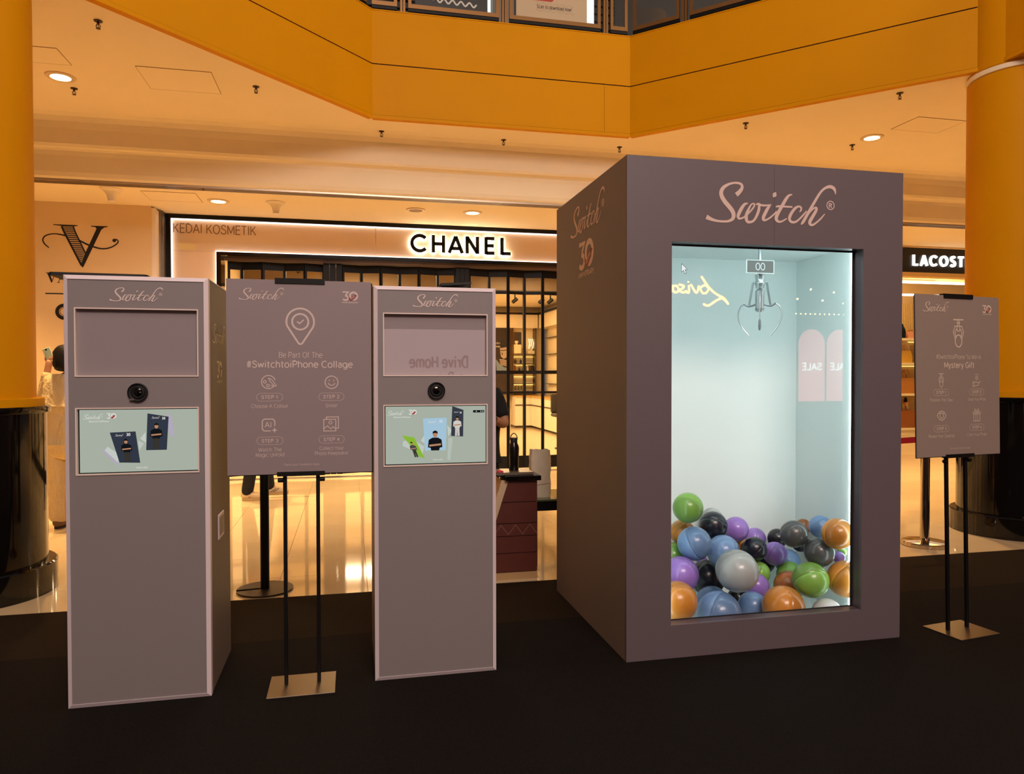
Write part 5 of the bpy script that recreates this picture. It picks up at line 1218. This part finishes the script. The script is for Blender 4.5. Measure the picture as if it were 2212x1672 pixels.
chrome_post(3.30, 5.15, 'polished chrome queue post hidden behind the tall booth')
b = MB(); n = 20; v = []
for i in range(n + 1):
    f = i / n; v += [(3.34 + (4.695 - 3.34) * f, 5.15 + .075 * f, zz - .012 * math.sin(PI * f)) for zz in (.872, .922)]
b.add(v, [(2 * i, 2 * i + 2, 2 * i + 3, 2 * i + 1) for i in range(n)]); b.add([(x, y + .003, z) for x, y, z in v], [(2 * i, 2 * i + 1, 2 * i + 3, 2 * i + 2) for i in range(n)])
tag(obj('barrier_belt', b, M_BELT), 'red barrier belt stretched to the chrome queue post', 'belt')

# ================================================================== PEDESTAL AND WHAT STANDS ON IT
M_MAH = mat('mahogany', '#5A2A20', .42, var=.12, scale=8)
pd = thing('pedestal', 'tapered red-brown pedestal with a black gloss top behind the middle kiosk', 'pedestal', (1.16, 5.2, 0))
zt = .70; rows = [(0.0, .05), (.055, .185), (.19, .305), (.31, .395), (.40, .545), (.55, .70)]
xl = lambda z: .86 + (1.085 - .86) * z / .70
for k, (z0, z1) in enumerate(rows):
    v = [(xl(z), y, z) if e == 0 else (1.294, y, z) for z in (z0, z1) for (e, y) in ((0, 4.995), (1, 4.995), (1, 5.27), (0, 5.27))]
    obj('course', MB().add(v, [(0, 3, 2, 1), (4, 5, 6, 7), (0, 1, 5, 4), (1, 2, 6, 5), (2, 3, 7, 6), (3, 0, 4, 7)]), M_MAH if k else mat('plinth_beige', '#B08E62', .5), pd)
obj('core', MB().box(1.10, 1.285, 5.003, 5.26, .0, .70), M_RUBBER, pd)
g = MB(); fp = front(0, 4.9935, 0); ribbon(g, [(.98 + .052 * i, .320 if i % 2 == 0 else .388) for i in range(7)], fp, w=.004, cap=False); obj('zigzag', g, mat('inlay_pale', '#8E6252', .5), pd)
v = [(xl(z) - .040, y, z) for z in (.05, .70) for y in (5.035, 5.27)]
w_ = [(xl(z) - e, y, z) for z in (.05, .70) for e, y in ((.0005, 4.994), (.040, 5.035))]
obj('corner_strip', MB().quad(w_[0], w_[1], w_[3], w_[2]), mat('corner_pale', '#C9B396', .5), pd)
obj('side_face', MB().quad(v[0], v[1], v[3], v[2]), mat('side_beige', '#A8855C', .5), pd)
obj('top', MB().bbox(1.06, 1.318, 4.965, 5.30, .70, .735, .004), M_BLACKG, pd)
t = thing('laptop', 'closed grey laptop lying on the black pedestal top', 'laptop', (1.13, 5.15, .735))
M_LAP = mat('laptop_grey', '#9A8F82', .3, .7)
obj('base', MB().bbox(1.010, 1.275, 5.015, 5.23, .7355, .747, .003), M_LAP, t); obj('lid', MB().bbox(1.010, 1.275, 5.015, 5.23, .7475, .755, .003), M_LAP, t)
bt = thing('water_bottle', 'black insulated water bottle with loop handle standing on the laptop', 'bottle', (1.155, 5.13, .755))
B0 = (1.155, 5.13, .7555)
obj('body', MB().lathe([(0, 0), (.033, 0), (.0345, .006), (.0365, .10), (.038, .155), (.036, .175), (.026, .198), (.024, .205), (0, .205)], B0, 28).smooth(), mat('bottle_black', '#0B0A0A', .25), bt)
obj('cap', MB().lathe([(.0, .204), (.026, .204), (.026, .232), (.024, .236), (0, .236)], B0, 24).smooth(), M_RUBBER, bt)
obj('loop_handle', MB().tube([(B0[0] + .026 * math.cos(a), B0[1], B0[2] + .222 + .045 * math.sin(a)) for a in [PI * i / 14 for i in range(15)]], .0035, 8).smooth(), M_RUBBER, bt)
st_ = thing('sticky_notes', 'small pink sticky pad at the edge of the pedestal', 'notes', (1.08, 5.02, .755)); 
obj('pad', MB().bbox(1.015, 1.055, 5.02, 5.06, .7555, .766, .001), mat('pink_paper', '#D8305A', .6), st_)
obj('top_sheet', MB().quad((1.016, 5.021, .7665), (1.054, 5.021, .7668), (1.054, 5.059, .7665), (1.016, 5.059, .772)), mat('pink_paper', '#D8305A', .6), st_)
gt = thing('glass_table', 'low glass-topped side table between the pedestal and the booth', 'table', (1.65, 5.5, 0))
obj('glass_top', MB().bbox(1.33, 2.0, 5.28, 5.75, .492, .506, .002), mat('green_glass', '#5C6B4E', .06, spec=.7), gt)
obj('apron', MB().box(1.34, 1.99, 5.29, 5.31, .42, .49).box(1.34, 1.99, 5.72, 5.74, .42, .49).box(1.34, 1.36, 5.31, 5.72, .42, .49).box(1.97, 1.99, 5.31, 5.72, .42, .49), M_BLACK, gt)
for x, y in ((1.36, 5.31), (1.97, 5.31), (1.36, 5.72), (1.97, 5.72)): obj('leg', MB().box(x - .014, x + .014, y - .014, y + .014, 0, .49), M_BLACK, gt)
# crumpled white paper bag
rb = random.Random(5); n, m = 28, 12; v = []; f = []
for j in range(m):
    zz = .507 + .365 * j / (m - 1)
    for i in range(n):
        a = 2 * PI * i / n; sq = 1 / max(abs(math.cos(a)), abs(math.sin(a)) * 1.0) ** .75
        jit = .0 if j == 0 else rb.uniform(-.006, .006); dz = 0 if j < m - 1 else rb.uniform(-.012, .008)
        v.append((1.425 + (.078 * sq + jit) * math.cos(a) * (1.0 + .05 * math.sin(j)), 5.42 + (.055 * sq + jit) * math.sin(a), zz + dz))
for j in range(m - 1):
    for i in range(n): f.append((j * n + i, j * n + (i + 1) % n, (j + 1) * n + (i + 1) % n, (j + 1) * n + i))
f.append(tuple(range(n))[::-1])
pbg = thing('paper_bag', 'crumpled white paper bag standing on the glass side table', 'bag', (1.425, 5.42, .507))
obj('sheet', MB().add(v, f).smooth(), mat('white_paper', '#E9DAC0', .7, bump=.3, scale=25), pbg)
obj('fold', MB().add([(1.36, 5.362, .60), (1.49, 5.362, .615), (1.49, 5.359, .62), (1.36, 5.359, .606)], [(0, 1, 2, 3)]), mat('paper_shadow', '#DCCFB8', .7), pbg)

# ================================================================== PEOPLE
def skin_mesh(verts, edges, radii, roots=(0,), sub=2):
    me = bpy.data.meshes.new('tmp'); me.from_pydata([tuple(v) for v in verts], edges, []); o = bpy.data.objects.new('tmp', me); COL.objects.link(o)
    sk = o.modifiers.new('skin', 'SKIN'); sk.use_smooth_shade = True
    for i, sv in enumerate(me.skin_vertices[0].data):
        r = radii[i]; sv.radius = r if isinstance(r, tuple) else (r, r); sv.use_root = i in roots
    ss = o.modifiers.new('sub', 'SUBSURF'); ss.levels = sub; ss.render_levels = sub
    dg = bpy.context.evaluated_depsgraph_get(); out = bpy.data.meshes.new_from_object(o.evaluated_get(dg))
    bpy.data.objects.remove(o); bpy.data.meshes.remove(me)
    return out
def chain_mesh(chains):
    # chains: list of [(pos, r), ...]; chains that start at an existing point join there
    V, E, Rr, roots, idx = [], [], [], [], {}
    for ch in chains:
        prev = None
        for p, r in ch:
            key = tuple(round(c, 4) for c in p)
            if key not in idx:
                idx[key] = len(V); V.append(p); Rr.append(r)
                if prev is None: roots.append(idx[key])
            if prev is not None: E.append((prev, idx[key]))
            prev = idx[key]
    return skin_mesh(V, E, Rr, roots)
def finger_set(wr, d, s, side):
    # palm direction d, finger spread s: four fingers and a thumb as chains from the palm
    wr, d, s = Vector(wr), Vector(d).normalized(), Vector(s).normalized(); out = []; nrm = d.cross(s)
    palm = wr + d * .05
    for k, ln in zip((-1.5, -.5, .5, 1.5), (.062, .072, .068, .052)):
        b = palm + s * k * .017 + d * .02; m_ = b + d * ln * .5 + nrm * .006; e_ = b + d * ln + nrm * .022
        out.append([(tuple(palm + s * k * .014), .011), (tuple(b), .009), (tuple(m_), .008), (tuple(e_), .0065)])
    b = wr + d * .025 - s * side * .02; out.append([(tuple(b), .012), (tuple(b + d * .03 - s * side * .022), .010), (tuple(b + d * .058 - s * side * .024), .007)])
    return out
def person(label, base, rotz, h, top, bottom, shoe, skin, hair, pose, long_hair=True, extra=None):
    t = thing('person', label, 'person', base, rotz); k = h / 1.70
    Z = lambda x, y, z: (x * k, y * k, z * k)
    # local frame: the person faces -Y
    head = [(Z(0, .01, 1.40), .055 * k), (Z(0, .005, 1.47), .050 * k), (Z(0, -.008, 1.535), .068 * k), (Z(0, -.005, 1.60), .088 * k), (Z(0, .002, 1.655), .070 * k)]
    spine = [(Z(0, 0, .95), (.150 * k, .105 * k)), (Z(0, 0, 1.10), (.125 * k, .095 * k)), (Z(0, .005, 1.27), (.145 * k, .105 * k)), (Z(0, .01, 1.40), .055 * k)]
    chains = [spine, head, [(Z(0, -.005, 1.60), .088 * k), (Z(0, -.092, 1.575), .016 * k), (Z(0, -.104, 1.562), .011 * k)]]
    legs = []
    for s in (-1, 1):
        f = pose['foot'][0 if s < 0 else 1]
        kn = (s * .095 + f[0] * .5, f[1] * .5 - .02, .50)
        legs.append([(Z(0, 0, .95), (.150 * k, .105 * k)), (Z(s * .09, 0, .88), .088 * k), (Z(*kn), .060 * k), (Z(s * .095 + f[0], f[1], .10 + f[2]), .042 * k), (Z(s * .10 + f[0], f[1] - .10, .045 + f[2]), .038 * k), (Z(s * .105 + f[0], f[1] - .17, .035 + f[2]), .030 * k)])
    arms = []; hands = []
    for s in (-1, 1):
        e_, w_ = pose['arm'][0 if s < 0 else 1]
        sh = Z(s * .155, .005, 1.345); el = Z(*e_); wr = Z(*w_)
        d = (Vector(wr) - Vector(el)).normalized(); pm = tuple(Vector(wr) + d * .055)
        arms.append([(Z(0, .005, 1.27), (.145 * k, .105 * k)), (sh, .062 * k), (el, .044 * k), (wr, .029 * k), (pm, (.036 * k, .022 * k))])
        sp = d.cross(Vector((0, 1, 0.3))).normalized(); hands += finger_set(wr, d, sp, s)
    bme = chain_mesh(chains + legs + arms + hands); bme.name = 'body'
    obj('body', bme, skin, t, False)
    # clothes: the same chains, a little larger
    gr = lambda r, q: tuple(c * q[0] + q[1] for c in r) if isinstance(r, tuple) else r * q[0] + q[1]
    q = pose.get('fit', (1.08, .010))
    tp = [[(p, gr(r, q)) for p, r in spine[:3]] + [(Z(0, .008, 1.39), .075 * k)]]
    if pose.get('hem'): tp.append([(spine[0][0], gr(spine[0][1], q)), (Z(0, 0, pose['hem']), (.175 * k, .125 * k))])
    for s, a in zip((-1, 1), arms):
        sh, el, wr = Vector(a[1][0]), Vector(a[2][0]), Vector(a[3][0]); cut = pose.get('sleeve', 1.0)
        if cut <= 1: pts = [(tuple(sh), .070 * k), (tuple(sh.lerp(el, .5)), .066 * k), (tuple(sh.lerp(el, cut)), .068 * k)]
        else: pts = [(tuple(sh), .070 * k), (tuple(el), .058 * k), (tuple(el.lerp(wr, cut - 1)), .046 * k)]
        tp.append([tp[0][2]] + pts)
    m_ = chain_mesh(tp); m_.name = 'top'; obj('top', m_, top, t, False)
    bt_ = [[(Z(0, 0, 1.0), (.150 * k, .110 * k)), (Z(0, 0, .95), (.165 * k, .12 * k))]]
    for s, l in zip((-1, 1), legs):
        an = Vector(l[3][0]); kn = Vector(l[2][0]); w = pose.get('leg_w', .078)
        bt_.append([(Z(0, 0, .95), (.165 * k, .12 * k)), (l[1][0], .102 * k), (tuple(kn), (w + .004) * k), (tuple(kn.lerp(an, .6)), w * k), (tuple(kn.lerp(an, 1.14)), w * .96 * k)])
    m_ = chain_mesh(bt_); m_.name = 'trousers'; obj('trousers', m_, bottom, t, False)
    for s, l in zip((-1, 1), legs):
        a, b, c = Vector(l[3][0]), Vector(l[4][0]), Vector(l[5][0]); g0 = a.z - .10 * k
        up = chain_mesh([[((a.x, a.y + .075 * k, g0 + .058), (.038 * k, .040 * k)), ((a.x, a.y + .02 * k, g0 + .066), (.046 * k, .054 * k)), ((b.x, b.y + .02 * k, g0 + .056), (.052 * k, .044 * k)), ((c.x, c.y, g0 + .046), (.050 * k, .034 * k)), ((c.x, c.y - .055 * k, g0 + .040), (.040 * k, .026 * k))]])
        so = obj('shoe', up, shoe[0], t, False)
        ol = [((a.x + c.x) / 2 + .043 * k * math.sin(an_), (a.y + c.y) / 2 + .005 * k + .138 * k * math.cos(an_) * (1.0 if abs(math.sin(an_)) > .3 else .99)) for an_ in [2 * PI * i / 28 for i in range(28)]]
        obj('sole', MB().prism(ol, lambda p, r, c_=0: (p, r, g0 + .001 + c_), .030), shoe[1], so, False)
        if len(shoe) > 2:      # dark crossing stripes on both sides
            for sd in (-1, 1):
                for d0 in (0, .03):
                    obj('stripe', MB().tube([(a.x + sd * .044 * k, a.y - .02 - d0, g0 + .040), (a.x + sd * .046 * k, a.y - .05 - d0, g0 + .060), (a.x + sd * .034 * k, a.y - .085 - d0, g0 + .082)], .003, 5), shoe[2], so, False)
    # face
    for s in (-1, 1):
        obj('eye', MB().sphere(Z(s * .032, -.080, 1.605), .010 * k, 10, 8), mat('eye_dark', '#140E0B', .2), t, False)
        obj('ear', MB().sphere(Z(s * .084, .005, 1.585), .020 * k, 10, 8, (.5, .8, 1.3)).smooth(), skin, t, False)
    g = MB(); ribbon(g, [(-.022 * k, 0), (0, -.002), (.022 * k, 0)], lambda a, b, c=0: (a, -.080 * k, 1.530 * k + b), w=.009 * k); obj('mouth', g, mat('lips', '#8A4A3E', .5), t, False)
    hc = [[(Z(0, .02, 1.68), .066 * k), (Z(0, .035, 1.62), .090 * k), (Z(0, .050, 1.55), .075 * k)]]
    if long_hair:
        hc[0] += [(Z(0, .060, 1.46), .075 * k), (Z(0, .065, long_hair), .055 * k)]
        for s in (-1, 1): hc.append([(Z(0, .035, 1.62), .090 * k), (Z(s * .075, .01, 1.60), .036 * k), (Z(s * .085, .012, 1.50), .036 * k), (Z(s * .085, .02, long_hair + .03), .030 * k)])
    m_ = chain_mesh(hc); m_.name = 'hair'; obj('hair', m_, hair, t, False)
    if extra: extra(t, Z, arms)
    return t
M_SHOEB = mat('shoe_brown', '#7A5A3A', .6); M_SOLE = mat('sole_dark', '#3A2C20', .7)
M_SNK = mat('sneaker_beige', '#CBB184', .6, var=.15, scale=30); M_SNKS = mat('sneaker_sole', '#B99A62', .6)
# person in beige at the left, seen from behind, phone raised
person('person in loose beige clothes raising a phone between left column and kiosk', (-2.585, 7.55, 0), math.radians(165), 1.76, M_BEIGE, M_BEIGE, (M_SHOEB, M_SOLE), M_SKIN, M_HAIR,
       dict(foot=[(-.02, .0, 0), (.02, -.05, 0)], arm=[((-.20, -.05, 1.10), (-.16, -.22, 1.22)), ((.255, -.03, 1.16), (.212, -.063, 1.49))], sleeve=1.85, fit=(1.22, .018), hem=.62, leg_w=.098), long_hair=1.43)
t = thing('phone', 'small pale phone held up by the person in beige', 'phone', (-2.785, 7.67, 1.60))
mb = MB().bbox(-.035, .035, -.004, .004, -.055, .055, .003); mb.xf(lambda a, b, c: (-2.785 + a * .9 - c * .35, 7.672 + b, 1.652 + c * .9 + a * .35)); obj('case', mb, mat('phone_mint', '#B9CDB4', .4), t)
mb = MB().sphere((-2.80, 7.664, 1.687), .009, 8, 6, (1, .3, 1)); obj('lens_ring', mb, M_BLACKG, t)
# person walking behind the collage sign
person('person in black trousers and beige sneakers walking behind the collage sign', (-1.07, 8.90, 0), math.radians(90), 1.72, M_BLKCLOTH, M_BLKCLOTH, (M_SNK, M_SNKS, M_SOLE), M_SKIN2, M_HAIR,
       dict(foot=[(.02, .09, 0), (-.02, -.13, 0.03)], arm=[((-.23, .10, 1.12), (-.20, .02, .90)), ((.23, -.06, 1.13), (.20, -.24, .98))], sleeve=.7, leg_w=.074), long_hair=False)
# woman in a black tee behind the pedestal, watch on her raised wrist
def watch(t, Z, arms):
    wr, el = Vector(arms[1][3][0]), Vector(arms[1][2][0]); d = (wr - el).normalized(); c = wr - d * .03
    a = d.orthogonal().normalized(); b = d.cross(a)
    obj('watch_strap', MB().tube([tuple(c + (a * math.cos(q) + b * math.sin(q)) * .033) for q in [2 * PI * i / 20 for i in range(20)]], .008, 6, closed=True), M_RUBBER, t, False)
    n = Vector((0.35, -1, .1)); n = (n - d * n.dot(d)).normalized(); u = d.cross(n).normalized(); p = c + n * .036
    mb = MB().bbox(-.019, .019, -.016, .016, -.005, .005, .003); mb.xf(lambda x, y, z: tuple(p + d * x + u * y + n * z)); obj('watch_case', mb, M_BLACKG, t, False, label='small dark smartwatch')
person('person in a black tee with a smartwatch standing behind the pedestal', (1.0, 5.74, 0), math.radians(-6), 1.63, M_BLKCLOTH, M_BLKCLOTH, (M_BLACK, M_RUBBER), M_SKIN2, mat('brown_hair', '#24120B', .45, bump=.4, scale=60, stretch=(1, 1, .1)),
       dict(foot=[(0, 0, 0), (0, -.03, 0)], arm=[((-.24, -.05, 1.12), (-.06, -.25, 1.15)), ((.215, -.10, 1.09), (.075, -.27, 1.17))], sleeve=.82, fit=(1.16, .014), hem=.80), long_hair=1.22, extra=watch)

# ================================================================== ACROSS THE ATRIUM, BEHIND THE PHOTOGRAPHER (seen as reflections in the glass)
wb = struct('wall_behind', MB().box(-6, 14, -6.75, -6.6, 0, 4.2), mat('wall_behind', '#6E5A4A', .6))
RY = 2 * gy - 13.0
rp = plane((0, RY, 0), (-1, 0, 0), (0, 0, 1), (0, 1, 0))
M_NEON = emi('neon_amber', (1.0, 0.36, 0.03), 30.0)
lv = thing('neon_sign', 'amber script neon sign mirrored in the booth window', 'neon sign', (6.64, RY, 3.0))
q_ = lambda a, b: (-7.25 + a * 1.22, 2.77 + b * .56)
g = MB()
for st in ([(.02, .10), (.10, .30), (.22, .42), (.34, .62), (.48, 1.0)], [(.02, .10), (.12, .28), (.24, .18), (.36, .02), (.44, .06)], [(.40, .45), (.36, .60), (.42, .72), (.50, .62), (.46, .45), (.40, .45)], [(.53, .68), (.57, .45), (.66, .72)],
           [(.70, .68), (.70, .45), (.74, .48)], [(.86, .72), (.79, .68), (.80, .60), (.86, .52), (.80, .45), (.75, .50)], [(.98, .66), (.90, .66), (.88, .50), (.95, .46), (1.0, .70), (1.0, .48), (1.06, .46)]):
    ribbon(g, [q_(a, b) + (.042,) for a, b in st], rp, smooth=4)
disc(g, *q_(.71, .82), .02, rp)
obj('neon_tube', g, M_NEON, lv); obj('backing', MB().box(5.95, 7.35, RY - .06, RY - .04, 2.6, 3.5), mat('sign_back', '#3A2E26', .6), lv)
ls = thing('light_string', 'row of small warm bulbs mirrored in the booth window', 'light string', (9.3, RY, 2.66))
g = MB()
for i in range(12): g.sphere((8.72 + i * .108, RY, 2.655), .013, 8, 6)
for x, z in ((9.05, 3.15), (9.58, 3.10), (8.75, 2.95), (9.32, 2.93), (9.80, 2.88)): g.sphere((x, RY, z), .02, 8, 6)
obj('bulb', g, emi('bulb_warm', (1, .6, .2), 34.0), ls); obj('wire', MB().tube([(8.7, RY, 2.68), (9.95, RY, 2.68)], .004, 6), M_BLACK, ls)
sp2 = thing('sale_panel', 'pink arched sale panels mirrored in the booth window', 'panel', (9.3, RY, 0))
for xx in (9.08, 9.72):
    obj('arch', MB().poly([(a, b) for a, b in circ(-xx, 2.05, .30, 0, 180, 16)] + [(-xx - .30, .9), (-xx + .30, .9)], rp), emi('panel_pink', (1.0, .26, .28), 4.5), sp2)
    g = MB(); text(g, 'SALE', lambda a, b, c=0: rp(a, b, .004), -xx, 1.60, .46, .13, bold=.03); obj('lettering', g, emi('panel_white', (1, .95, .92), 8.0), sp2)
dh = thing('promotion_board', 'pale pink lit promotion board mirrored in the middle kiosk window', 'board', (1.5, RY, 0))
obj('panel', MB().box(.45, 2.55, RY - .03, RY, .6, 2.25), emi('board_pink', (1.0, .66, .62), 3.2), dh)
g = MB(); text(g, 'Drive Home', lambda a, b, c=0: rp(a, b, .004), -1.55, 1.67, 1.05, .19, bold=.03); obj('lettering', g, emi('board_red', (.75, .10, .10), 1.2), dh)
g = MB(); text(g, 'a Pro', lambda a, b, c=0: rp(a, b, .004), -1.75, 1.40, .48, .16, bold=.02); obj('lettering', g, emi('board_grey', (.25, .2, .2), 1.0), dh)
